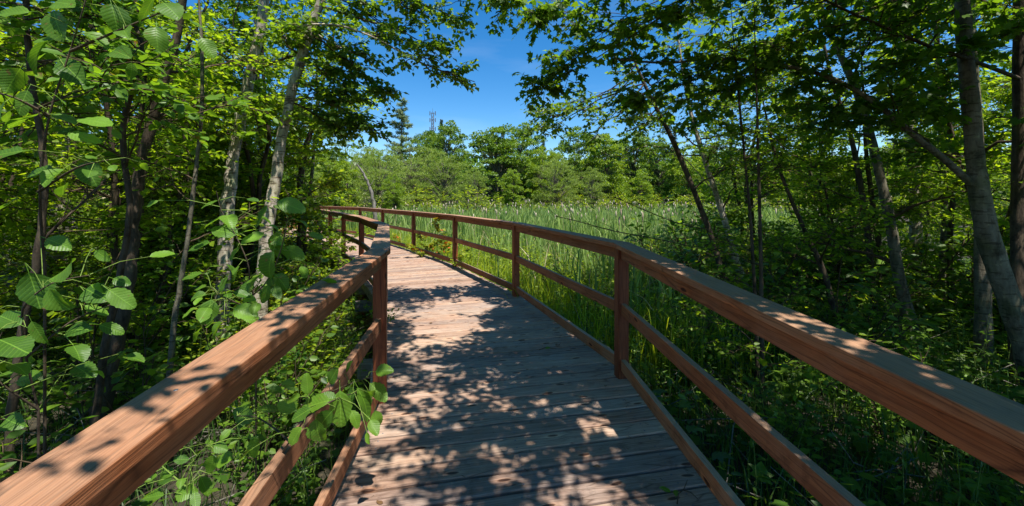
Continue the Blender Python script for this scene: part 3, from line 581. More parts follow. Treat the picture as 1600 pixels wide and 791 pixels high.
side_tree('maple beside the near right railing, its crown shading the near deck', 2.7, .9, 51, 5.9, 16, 1.9, over=[(.75, 1.5, 4.0, .5, 9), (1.2, 2.2, 4.1, .6, 10), (.7, 2.5, 4.2, .5, 8), (1.5, 3.0, 4.2, .6, 12), (1.0, 3.3, 4.3, .55, 10), (1.7, 3.9, 4.3, .6, 11), (1.3, 4.4, 4.4, .4, 8), (1.9, 2.4, 3.9, .6, 10), (1.9, 1.4, 3.8, .6, 10), (1.2, .9, 4.1, .45, 7), (.6, .8, 4.3, .4, 5), (1.8, .4, 3.9, .6, 9), (.0, 2.0, 4.5, .3, 4), (-.05, 1.0, 4.2, .3, 4), (-.15, 1.9, 4.3, .35, 6), (-.3, 2.9, 4.4, .4, 7), (2.6, 2.6, 4.2, .6, 9), (2.5, 3.6, 4.4, .6, 9), (3.2, 1.2, 4.0, .6, 9), (3.6, 2.2, 4.2, .65, 10), (3.0, .3, 4.0, .6, 9), (3.5, 3.1, 4.5, .65, 10), (4.3, 1.5, 4.2, .6, 9), (1.6, 3.5, 4.1, .5, 9), (1.75, 2.65, 5.0, .55, 9), (1.2, 2.9, 5.0, .5, 8), (2.05, 3.5, 5.1, .55, 9), (1.5, 2.1, 4.9, .5, 8), (1.8, -.4, 3.9, .6, 9), (2.0, .9, 4.3, .5, 9), (2.1, 1.9, 4.4, .5, 9), (.95, 3.9, 4.4, .4, 7)])
side_tree('unseen grey alder added behind the near left railing to shade the upper left leaves', -2.5, -.7, 54, 5.6, 5, 1.3, M['alder'], T_OV, .08, over=[(-2.2, .8, 4.4, .6, 6), (-.38, .30, 3.3, .22, 1), (-.22, .95, 3.3, .2, 1), (-.5, -.05, 3.2, .2, 1), (-2.7, 1.6, 4.6, .6, 9), (-2.0, 2.0, 4.8, .5, 6), (-3.1, .7, 4.4, .6, 9)])  # unseen tree added to darken the left leaves and dapple the left cap
side_tree('maple outside the view to the right, shading the right thicket', 4.6, -.6, 52, 6.6, 20, 2.3)
side_tree('tall maple behind the thick leaning maple', 6.6, 3.2, 53, 7.2, 22, 2.2)

# ------------------------------------------------------------------ filler trees: prototypes copied with shared meshes
def proto_tree(kind, seed):
    """a whole tree 1 unit per metre, base at origin -> (trunk mesh, crown mesh)"""
    rng = np.random.default_rng(seed); tb = Tubes(); lf = Leaves()
    if kind == 'thicket':      # bushy alder-like tree for the middle distance, 5 m
        for s in range(3):
            b = np.array([rng.uniform(-.3, .3), rng.uniform(-.3, .3), -.2]); e = b + np.array([rng.uniform(-.9, .9), rng.uniform(-.9, .9), rng.uniform(4.2, 5.6)]); P = curve(b, e, rng, 0, .02, 10)
            tb.batch(P, np.linspace(.05, .012, 10), 6)
            for _ in range(15):
                tz = rng.uniform(.1, 1); q, _ = sample(P, [tz]); a = rng.uniform(0, 6.28); Lh = rng.uniform(.5, 1.3) * (1.2 - .6 * tz)
                blob(tb, lf, rng, q[0], q[0] + np.array([math.sin(a) * Lh, math.cos(a) * Lh, Lh * rng.uniform(0, .6)]), .42, .009, 4, 5, .32, .078, T_BI, lpt=8)
        return tb.mesh('trunk', M['bark_brown'], (0, 0, 0)), lf.mesh('crown', M['alder'], (0, 0, 0))
    if kind in ('broad', 'willow', 'bright'):
        h = 10.; P = curve((0, 0, -.3), (rng.uniform(-.5, .5), rng.uniform(-.5, .5), h * .9), rng, 0, .015, 10); tb.batch(P, np.linspace(.2, .03, 10), 7)
        nc = 150; wd = {'broad': 3.7, 'willow': 4.4, 'bright': 3.3}[kind]
        for i in range(nc):
            a = rng.uniform(0, 6.28)
            while True:
                z = rng.uniform(.02, 1); prof = (max(0, 1 - ((z - .34) / .68) ** 2)) ** .6
                if rng.uniform() < prof + .06: break
            rr = wd * prof * rng.uniform(.45, 1.05) * (1 + .25 * math.sin(3 * a + seed)); c = np.array([math.sin(a) * rr, math.cos(a) * rr, z * h])
            s, _ = sample(P, [max(.05, z * .85 - .1)]); q = curve(s[0], c, rng, .04, .03, 4); tb.batch(q, np.linspace(.05, .012, 4), 4)
            n = 140; v = rng.normal(0, 1, (n, 3)); v /= np.linalg.norm(v, axis=1)[:, None]; R = np.array([.75, .75, .5]) * rng.uniform(.7, 1.3)
            v2 = v.copy(); v2[:, 2] = np.abs(v2[:, 2]) * .9 - .15
            p = c + v2 * R * rng.uniform(.6, 1.08, (n, 1)); d = unit(v + rv(rng, n, .5) + np.array([0, 0, .4 if kind == 'willow' else -.1])); nn = unit(v * .6 + np.array([0, 0, .8]) + rv(rng, n, .45))
            lf.add(p, d, nn, rng.uniform(.13, .23, n) * (1.15 if kind == 'willow' else 1.1), T_LONG if kind == 'willow' else T_FAR)
        return tb.mesh('trunk', M['bark_grey'], (0, 0, 0)), lf.mesh('crown', {'broad': M['farA'], 'willow': M['farB'], 'bright': M['farC']}[kind], (0, 0, 0))
    if kind in ('spruce', 'larch'):
        h = 13.; P = np.array([(0, 0, -.3), (0.05, 0, h * .5), (0, 0, h)]); tb.batch(P, np.array([.16, .1, .015]), 6)
        nb = 150 if kind == 'spruce' else 80
        for i in range(nb):
            z = rng.uniform(.08, .99); a = rng.uniform(0, 6.28); Lh = (1 - z) ** .8 * (2.3 if kind == 'spruce' else 2.2) * rng.uniform(.6, 1.15) + .12
            b = np.array([0, 0, z * h]); e = b + np.array([math.sin(a) * Lh, math.cos(a) * Lh, -Lh * .22 if kind == 'spruce' else Lh * .25]); q = curve(b, e, rng, -.05, .03, 5); tb.batch(q, np.linspace(.022, .006, 5), 3)
            n = int(30 + 75 * Lh); t = rng.uniform(.1, 1, n); p, tg = sample(q, t); d = unit(tg * .6 + rv(rng, n, .7)); p = p + rv(rng, n, .07 + .0 * Lh) * np.array([1, 1, .6])
            lf.add(p, d, unit(np.array([0, 0, 1.]) + rv(rng, n, .5)), rng.uniform(.2, .36, n), T_LONG)
        return tb.mesh('trunk', M['bark_grey'], (0, 0, 0)), lf.mesh('crown', M['farD'] if kind == 'spruce' else M['farE'], (0, 0, 0))
    if kind == 'shrub':        # 1.3 m leafy shrub
        for s in range(9):
            e = np.array([rng.uniform(-.6, .6), rng.uniform(-.6, .6), rng.uniform(.7, 1.35)]); P = curve((e[0] * .15, e[1] * .15, -.1), e, rng, .05, .03, 6); tb.batch(P, np.linspace(.009, .003, 6), 4)
            twigs(tb, lf, rng, P, 17, .26, .062, T_OV, t0=.12, lpt=7, up=.3)
        return tb.mesh('stem', M['twig'], (0, 0, 0)), lf.mesh('foliage', M['bush'], (0, 0, 0))
    if kind == 'woodland_shrub':
        for s in range(8):
            e = np.array([rng.uniform(-.7, .7), rng.uniform(-.7, .7), rng.uniform(.5, 1.3)]); P = curve((e[0] * .15, e[1] * .15, -.1), e, rng, .05, .03, 6); tb.batch(P, np.linspace(.008, .003, 6), 4)
            twigs(tb, lf, rng, P, 11, .26, .085, T_OV, t0=.12, lpt=5, up=.25)
        return tb.mesh('stem', M['twig'], (0, 0, 0)), lf.mesh('foliage', M['under'], (0, 0, 0))
PROTO = {}
def place(kind, x, y, h, label, name, cat='tree', group=None, seed=0, mat=None, z=GROUND, wide=1.):
    v = (kind, seed % {'thicket': 4, 'broad': 3, 'willow': 2, 'bright': 2, 'spruce': 2, 'larch': 1, 'shrub': 3, 'woodland_shrub': 3}[kind])
    if v not in PROTO: PROTO[v] = proto_tree(kind, 700 + v[1] * 13 + len(kind))
    H = {'thicket': 5.2, 'broad': 10.4, 'willow': 10.4, 'bright': 10.4, 'spruce': 13, 'larch': 13, 'shrub': 1.3, 'woodland_shrub': 1.3}[kind]
    r = root(name, label, cat, (x, y, z), group); r.rotation_euler[2] = random.Random(seed * 7 + 1).uniform(0, 6.28); s = h / H; r.scale = (s * wide, s * wide, s)
    a, b = PROTO[v]; isb = 'shrub' in kind
    link('stem' if isb else 'trunk', a, r); link('foliage' if isb else 'crown', b, r)
    return r
# thicket behind the near trees, left and right
rn = random.Random(77)
LEFTT = [(-4.6, 7.0), (-4.9, 5.0), (-5.8, 7.2), (-4.6, 8.6), (-7.2, 5.4), (-6.9, 9.0), (-8.6, 7.4), (-9.6, 10.2), (-8.0, 11.6), (-11.2, 8.2), (-11.6, 12.6), (-5.2, 3.2), (-6.6, 2.2), (-13.6, 10), (-14.8, 14), (-12.5, 15), (-8.6, 4.0), (-5.9, 5.9), (-16, 7), (-10.5, 5.2), (-5.6, 8.2), (-5.6, 6.3), (-4.9, 5.6), (-6.3, 3.9)]
ADJ = ['light green', 'dark-stemmed', 'dense', 'airy', 'wide', 'narrow', 'leaning', 'many-stemmed', 'low-branched', 'glossy-leaved']
PLL = ['beside the forked alder', 'behind the winding stem', 'behind the sunlit pale trunk', 'behind the tall grey tree by the railing', 'at the left edge behind the dark hazel', 'deep behind the forked alder', 'behind the blotched pale birch', 'deepest in the left wood', 'near the bend of the left railing', 'at the far left of the view',
       'deep at the far left', 'beside the near left railing', 'behind the nearest hazel stem', 'in the last row at the left', 'in the last row toward the walk', 'beyond the bend of the walk', 'left of the blotched birch', 'close behind the middle of the left railing', 'at the outer left edge', 'low between the left trunks', 'behind the left bend, seen between the two pale trunks', 'between the straight light stem and the sunlit trunk', 'close behind the sunlit pale trunk', 'just left of the forked alder']
for i, (x, y) in enumerate(LEFTT):
    place('thicket', x, y, rn.uniform(4.3, 6.2) if i not in (20, 21, 22) else 3.2, f'{ADJ[i % 10]} bushy alder {PLL[i]}', 'bushy_alder', group='bushy alders of the left thicket', seed=i)
RIGHTT = [(7.6, 6.4), (9.3, 8.0), (8.2, 9.8), (11.0, 10.6), (6.2, 7.6), (10.8, 7.2), (12.6, 9.0), (13.6, 12.8), (7.6, 4.4), (9.4, 5.4), (11.6, 5.2), (13.2, 7.0), (14.8, 9.6), (5.4, 9.0), (16.5, 12), (10.5, 14.5), (17, 8)]
PLR = ['behind the curved grey trunk', 'behind the pale speckled birch', 'behind the thin brown stem', 'deep behind the birch', 'beside the crooked brown stem', 'behind the thick leaning maple', 'deep behind the leaning maple', 'last row behind the birch', 'right of the thick leaning maple', 'between the birch and the leaning maple',
       'at the right edge behind the dark trunk', 'deep at the right edge', 'last row at the right', 'at the marsh edge left of the crooked stem', 'far behind at the right', 'beyond the thicket toward the marsh', 'at the outer right edge']
for i, (x, y) in enumerate(RIGHTT):
    place('thicket', x, y, rn.uniform(3.8, 6.0), f'{ADJ[i % 10]} bushy alder {PLR[i]}', 'bushy_alder', group='bushy alders of the right thicket', seed=i + 2)
# trees round the marsh: (kind, px x of the middle, px y of the top, distance, label, width factor)
FAR = [('willow', 545, 218, 34, 'pale willow at the left end of the far shore', 1.0), ('willow', 590, 232, 30, 'grey-green willow behind the bare dead snag', 1.1), ('willow', 645, 222, 38, 'pale willow just right of the bare snag', 1.0),
       ('willow', 690, 238, 36, 'round pale willow below the radio mast', 1.0), ('broad', 700, 196, 52, 'dark pointed maple right of the radio mast', .8), ('broad', 668, 212, 60, 'dark maple left of the radio mast', .8),
       ('broad', 775, 204, 46, 'large domed maple in the centre of the far shore', 1.15), ('broad', 815, 200, 50, 'tall maple right of the large domed maple', .95), ('bright', 850, 232, 42, 'yellow-green ash with light trunks right of centre', .8),
       ('willow', 870, 245, 38, 'pale airy willow in front of the yellow-green ash', .9), ('broad', 905, 205, 50, 'dark green maple below the hanging birch leaves', .9), ('bright', 945, 215, 46, 'bright yellow-green maple behind the middle of the marsh', .9),
       ('broad', 985, 212, 52, 'dark rounded maple behind the bright yellow-green one', 1.0), ('broad', 1030, 222, 48, 'dark maple behind the leaning alder', 1.0), ('bright', 1075, 232, 44, 'light green maple between the two leaning trees', .9),
       ('broad', 1125, 228, 56, 'deep green maple behind the leaning birch', 1.0), ('willow', 1180, 245, 46, 'pale willow behind the very thin dark stem', 1.1), ('bright', 1240, 240, 50, 'light maple seen through the right thicket', 1.0),
       ('willow', 1310, 250, 46, 'pale willow seen left of the speckled birch', 1.1), ('broad', 1380, 235, 52, 'dark maple seen behind the curved grey trunk', 1.1), ('bright', 1450, 240, 48, 'light maple far behind the speckled birch', 1.0), ('broad', 1540, 235, 50, 'dark maple far behind the thick leaning maple', 1.1),
       ('larch', 628, 156, 55, 'tall thin larch rising above the willows by the mast', .9), ('spruce', 786, 200, 74, 'pointed spruce tip behind the large domed maple', .7), ('spruce', 768, 206, 76, 'small spruce tip left of the pointed one behind the domed maple', .7), ('spruce', 1055, 205, 70, 'distant spruce over the middle of the far shore', .8),
       ('broad', 470, 215, 40, 'dark maple left of the pale willows', 1.0), ('willow', 400, 225, 44, 'pale willow behind the tall grey tree', 1.1), ('bright', 520, 235, 27, 'yellow-green maple where the walk disappears', .8), ('broad', 330, 220, 40, 'dark maple far behind the left trunks', 1.1), ('bright', 250, 220, 38, 'light maple far behind the left trunks', 1.1), ('broad', 150, 215, 42, 'dark maple far behind the forked alder', 1.1), ('bright', 60, 215, 38, 'light maple far behind the dark hazel stem', 1.1),
       ('spruce', 690, 190, 75, 'small dark spruce tip beside the radio mast', .6), ('spruce', 848, 214, 80, 'spruce tip right of the tall maple', .7), ('willow', 740, 262, 33, 'low pale willow before the domed maple', .7), ('bright', 615, 275, 27, 'low bright bush-like maple behind the far railing', .6), ('willow', 925, 262, 36, 'low pale willow at the marsh edge right of centre', .8), ('bright', 1000, 268, 36, 'low light green maple at the marsh edge', .8), ('bright', 800, 268, 34, 'low yellow-green maple at the foot of the domed maple', .7),
       ('broad', 1130, 262, 34, 'low dark maple behind the leaning birch trunk', .9), ('bright', 1230, 272, 32, 'low light maple right of the saplings', .9), ('broad', 1340, 270, 30, 'low dark maple behind the thin brown stem', .9), ('broad', 1480, 262, 30, 'low dark maple behind the grey patched stem', 1.0), ('willow', 480, 262, 25, 'low pale willow behind the bend of the walk', .8), ('broad', 420, 250, 24, 'low dark maple behind the bend of the left railing', .9)]
for i, (k, x, y, d, lab, wd) in enumerate(FAR):
    wd = 1.35 if k == 'larch' else wd
    p = W(x, y, d); place(k, p[0], p[1], (p[2] - GROUND) * (1.07 if k in ('broad', 'bright') else 1.03), lab, {'willow': 'willow_tree', 'broad': 'maple_tree', 'bright': 'ash_tree', 'spruce': 'spruce_tree', 'larch': 'larch_tree'}[k], seed=i, wide=wd, group='trees around the marsh')
# far wooded rise closing the view: one mass
def far_wood():
    rng = np.random.default_rng(9); lf = Leaves()
    n = 1500; X = rng.uniform(-190, 240, n); Y = rng.uniform(78, 150, n) + np.abs(X) * .05; H = rng.uniform(7, 12, n) + np.clip((Y - 90) / 60, 0, 1) * 4
    m = 34; v = rng.normal(0, 1, (n, m, 3)); v /= np.linalg.norm(v, axis=2)[..., None]; v[..., 2] = np.abs(v[..., 2])
    R = np.stack([H * .32, H * .32, H * .62], 1)
    p = np.stack([X, Y, GROUND + H * .36], 1)[:, None] + v * R[:, None] * rng.uniform(.75, 1.05, (n, m, 1)); p = p.reshape(-1, 3); v = v.reshape(-1, 3)
    lf.add(p, unit(v + rv(rng, len(p), .6)), unit(v * .5 + np.array([0, -.2, .8]) + rv(rng, len(p), .3)), rng.uniform(1.1, 2.1, len(p)), T_FAR)
    o = link('distant_wood', lf.mesh('distant_wood', M['farA'])); o['kind'] = 'stuff'; o['label'] = 'far wood closing the view beyond the marsh trees'
far_wood()

# ------------------------------------------------------------------ marsh and undergrowth
def blades(name, mat, X, Y, H, wdt, seed, lean=.12, z0=GROUND - .08, bend=.25):
    rng = np.random.default_rng(seed); n = len(X); a = rng.uniform(0, 6.28, n); l = np.abs(rng.normal(0, lean, n)); b = np.stack([X, Y, np.full(n, z0)], 1)
    d = np.stack([np.sin(a), np.cos(a), np.zeros(n)], 1); f = rng.uniform(0, 6.28, n); sv = np.stack([np.sin(f), np.cos(f), np.zeros(n)], 1) * (wdt * .5)[:, None]
    p1 = b + d * (l * H * .3)[:, None] + np.array([0, 0, 1.]) * (H * .45)[:, None]; p2 = b + d * (l * H * .75)[:, None] + np.array([0, 0, 1.]) * (H * .8)[:, None]
    p3 = b + d * (l * H * 1.1 + H * bend * rng.uniform(0, 1, n) ** 2)[:, None] + np.array([0, 0, 1.]) * (H * rng.uniform(.86, 1.0, n))[:, None]
    V = np.stack([b - sv, b + sv, p1 - sv, p1 + sv, p2 - sv * .8, p2 + sv * .8, p3], 1).reshape(-1, 3)
    t = np.array([(0, 1, 3), (0, 3, 2), (2, 3, 5), (2, 5, 4), (4, 5, 6)]); Fc = (t[None] + (np.arange(n) * 7)[:, None, None]).reshape(-1, 3)
    o = link(name, mesh_np(name, V, Fc, [mat])); o['kind'] = 'stuff'; return o
def dist_right(X, Y):
    """signed distance of points from the right railing line, > 0 outside the walk"""
    best = np.full(len(X), 1e9); sg = np.ones(len(X))
    for i in range(len(RP) - 1):
        a, b = RP[i], RP[i + 1]; u = (b - a) / np.linalg.norm(b - a); L = np.linalg.norm(b - a)
        t = np.clip((X - a[0]) * u[0] + (Y - a[1]) * u[1], 0, L); dx = X - a[0] - u[0] * t; dy = Y - a[1] - u[1] * t; D = np.hypot(dx, dy); s = np.sign(dx * u[1] - dy * u[0])
        k = D < best; best[k] = D[k]; sg[k] = s[k]
    return best * sg
def scatter(n, x0, x1, y0, y1, seed, dmin=.25, dmax=1e9, f=None):
    rng = np.random.default_rng(seed); X = rng.uniform(x0, x1, n); Y = rng.uniform(y0, y1, n); D = dist_right(X, Y); k = (D > dmin) & (D < dmax)
    if f is not None: k &= f(X, Y, rng)
    return X[k], Y[k]
rng = np.random.default_rng(41)
marsh = lambda X, Y, r: (X < 1.2 + Y * .72) & ~((Y < 9) & (X > 2.5)) & (X > -Y * .62) & (r.uniform(0, 1, len(X)) < .72 + .4 * np.sin(X * 1.9 + 2 * np.sin(Y * .8)) * np.sin(Y * 1.4 + X * .5)) & (r.uniform(0, 1, len(X)) < np.clip((dist_right(X, Y) - .6) / 2.2, .04, 1))
for k, (n, x0, x1, y0, y1, hw) in enumerate([(20000, -9, 12, 5.2, 14, (1.1, 1.9, .020)), (26000, -18, 24, 14, 26, (1.15, 1.95, .034)), (20000, -24, 36, 26, 48, (1.15, 2.0, .06))]):
    X, Y = scatter(n, x0, x1, y0, y1, 50 + k, f=marsh)
    # tussocks
    X = X + .12 * np.sin(X * 9) ; H = .92 * rng.uniform(hw[0], hw[1], len(X)) * (1 + .10 * np.sin(X * .9 + Y * .5) + .06 * np.sin(X * 2.3 - Y * 1.1))
    blades('cattail_reeds', M['cattail'], X, Y, H, rng.uniform(.7, 1.2, len(X)) * hw[2] * 1.6, 60 + k, lean=.17, bend=.15)
    X, Y = X[::5], Y[::5]; blades('dead_reeds', M['straw'], X + .03, Y, rng.uniform(.5, 1.6, len(X)), rng.uniform(.6, 1, len(X)) * hw[2] * .8, 70 + k, lean=.4)
def heads():
    rng = np.random.default_rng(8); tb = Tubes(); st = Tubes(); X, Y = [], []
    for n, x0, x1, y0, y1, s in ((170, -8, 11, 8, 15, .95), (480, -18, 24, 15, 28, 1.2), (760, -24, 36, 28, 46, 1.6)):
        x, y = scatter(n, x0, x1, y0, y1, 90 + n, dmin=2.0, f=marsh); m = len(x); h = .92 * rng.uniform(1.35, 1.9, m) * (1 + .10 * np.sin(x * .9 + y * .5)); l = rng.normal(0, .07, (m, 2)); L = rng.uniform(.12, .22, m)
        z = GROUND + h; P = np.stack([np.stack([x + l[:, 0] * h * f_, y + l[:, 1] * h * f_, z + L * g_], 1) for f_, g_ in ((.95, 0), (1, .18), (1.02, .5), (1.04, .85), (1.05, 1))], 1)
        tb.batch(P, np.array([[.004, .017, .023, .018, .004]]) * s * rng.uniform(.7, 1.2, (m, 1)), 5)
        Q = np.stack([np.stack([x, y, np.full(m, GROUND - .05)], 1), np.stack([x + l[:, 0] * h * .5, y + l[:, 1] * h * .5, GROUND + h * .5], 1), P[:, 0]], 1); st.batch(Q, np.full((m, 3), .004 * s), 3)
    o = link('cattail_heads', tb.mesh('cattail_heads', M['fluff'])); o['kind'] = 'stuff'; o = link('cattail_stalks', st.mesh('cattail_stalks', M['straw'])); o['kind'] = 'stuff'
M['fluff'] = bark('seed_fluff', (.24, .15, .09), (.72, .62, .50), (2.1, 2.1, 2.1), .3)
heads()
# lush grass and low growth along the right railing
lush = lambda X, Y, r: (Y > 4.6) & (r.uniform(0, 1, len(X)) < np.clip((3.0 - dist_right(X, Y)) / 1.4, 0, 1))
X, Y = scatter(60000, -12, 5, 4.5, 19, 101, dmin=.12, f=lush); blades('bright_grass', M['grass'], X, Y, rng.uniform(.45, 1.15, len(X)), rng.uniform(.006, .013, len(X)), 102, lean=.28)
dark = lambda X, Y, r: (Y < 9 + .4 * X) & (r.uniform(0, 1, len(X)) < .8)
X, Y = scatter(50000, .5, 14, -.5, 12, 103, dmin=.3, f=dark); blades('woodland_grass', M['shade_grass'], X, Y, rng.uniform(.15, .55, len(X)), rng.uniform(.006, .013, len(X)), 104, lean=.45, bend=.5)
def herbs(name, mat, X, Y, hmin, hmax, ls, T, seed, per=9, z0=GROUND):
    rng = np.random.default_rng(seed); n = len(X); tb = Tubes(); lf = Leaves(); H = rng.uniform(hmin, hmax, n); b = np.stack([X, Y, np.full(n, z0 - .05)], 1)
    e = b + np.stack([rng.normal(0, .12, n) * H, rng.normal(0, .12, n) * H, H], 1); Pt = np.stack([b, (b + e) / 2 + rv(rng, n, .015), e], 1); tb.batch(Pt, np.broadcast_to(np.array([.0035, .003, .0015]), (n, 3)), 3)
    idx = np.repeat(np.arange(n), per); s = np.clip(np.tile(np.linspace(.25, 1, per), n) + rng.uniform(-.05, .05, n * per), 0, 1)[:, None]; p = Pt[idx, 0] * (1 - s) + Pt[idx, 2] * s
    a = np.tile(np.arange(per) * 2.4, n) + np.repeat(rng.uniform(0, 6.28, n), per); d = np.stack([np.sin(a), np.cos(a), rng.uniform(-.1, .6, len(a))], 1)
    S = ls * rng.uniform(.6, 1.2, len(p)); lf.add(p + unit(d) * S[:, None] * .15, d, unit(np.array([0, 0, 1.]) + rv(rng, len(p), .3)), S, T)
    o = link(name, lf.mesh(name, mat)); o['kind'] = 'stuff'; o = link(name + '_stems', tb.mesh(name + '_stems', M['green_stem'])); o['kind'] = 'stuff'
X, Y = scatter(9000, -11, 5, 4.5, 18, 111, dmin=.15, f=lush); herbs('marsh_edge_herbs', M['bush'], X, Y, .4, 1.15, .075, T_LONG, 112, 12)
X, Y = scatter(9500, .8, 15, .3, 12, 113, dmin=.28, f=dark); k = (np.sin(X * 2.3 + Y) * np.sin(Y * 1.9 - X * .7) + np.random.default_rng(5).normal(0, .35, len(X))); nr = (Y < 5) & (X < 3.6) & (np.random.default_rng(6).uniform(0, 1, len(X)) < .45); k = np.where(nr, 9, k)
q = k < -.1; herbs('woodland_herbs', M['under'], X[q], Y[q], .15, .7, .085, T_OV, 114, 9)
q = (k >= -.1) & (k < .35); herbs('maple_seedlings', M['under'], X[q], Y[q], .1, .6, .13, T_MA, 115, 5)
q = (k >= .35) & (k < 5); herbs('goldenrod_shoots', M['under'], X[q], Y[q], .3, .95, .085, T_LONG, 116, 16)
def left_ok(X, Y):
    best = np.full(len(X), 1e9); sg = np.ones(len(X))
    for i in range(len(LP) - 1):
        a, b = LP[i], LP[i + 1]; L = np.linalg.norm(b - a); u = (b - a) / L; t = np.clip((X - a[0]) * u[0] + (Y - a[1]) * u[1], 0, L); dx = X - a[0] - u[0] * t; dy = Y - a[1] - u[1] * t; D = np.hypot(dx, dy); s = -np.sign(dx * u[1] - dy * u[0]); k = D < best; best[k] = D[k]; sg[k] = s[k]
    return best * sg
rr = np.random.default_rng(120); X = rr.uniform(-16, -.5, 16000); Y = rr.uniform(.2, 17, 16000); D = left_ok(X, Y); k = (D > .2) & (rr.uniform(0, 1, len(X)) < np.clip(1.25 - D / 9, .1, 1) * np.where(Y < 4, .28, 1) * (.55 + .45 * np.sin(X * 2.1 + Y * 1.7))); X, Y = X[k], Y[k]
k = np.sin(X * 2.6 + Y * 1.3) + np.random.default_rng(7).normal(0, .5, len(X))
q = k < .0; herbs('thicket_herbs', M['under'], X[q], Y[q], .1, .8, .08, T_OV, 121, 8)
q = (k >= .0) & (k < .7); herbs('bramble_shoots', M['under'], X[q], Y[q], .15, .7, .07, T_BI, 123, 12)
q = k >= .7; herbs('thicket_seedlings', M['under'], X[q], Y[q], .1, .6, .12, T_MA, 124, 5)
X, Y = X[Y > 3.6], Y[Y > 3.6]; D = left_ok(X, Y); X, Y = X[D < 2.2], Y[D < 2.2]; herbs('railing_side_herbs', M['bush'], X + .1, Y, .45, 1.05, .07, T_OV, 122, 12)
rr = np.random.default_rng(125); X = rr.uniform(-10, -.7, 14000); Y = rr.uniform(.2, 12, 14000); D = left_ok(X, Y); k = D > .15; X, Y = X[k], Y[k]; blades('thicket_grass', M['shade_grass'], X, Y, rr.uniform(.2, .6, len(X)), rr.uniform(.005, .011, len(X)), 126, lean=.5, bend=.5)

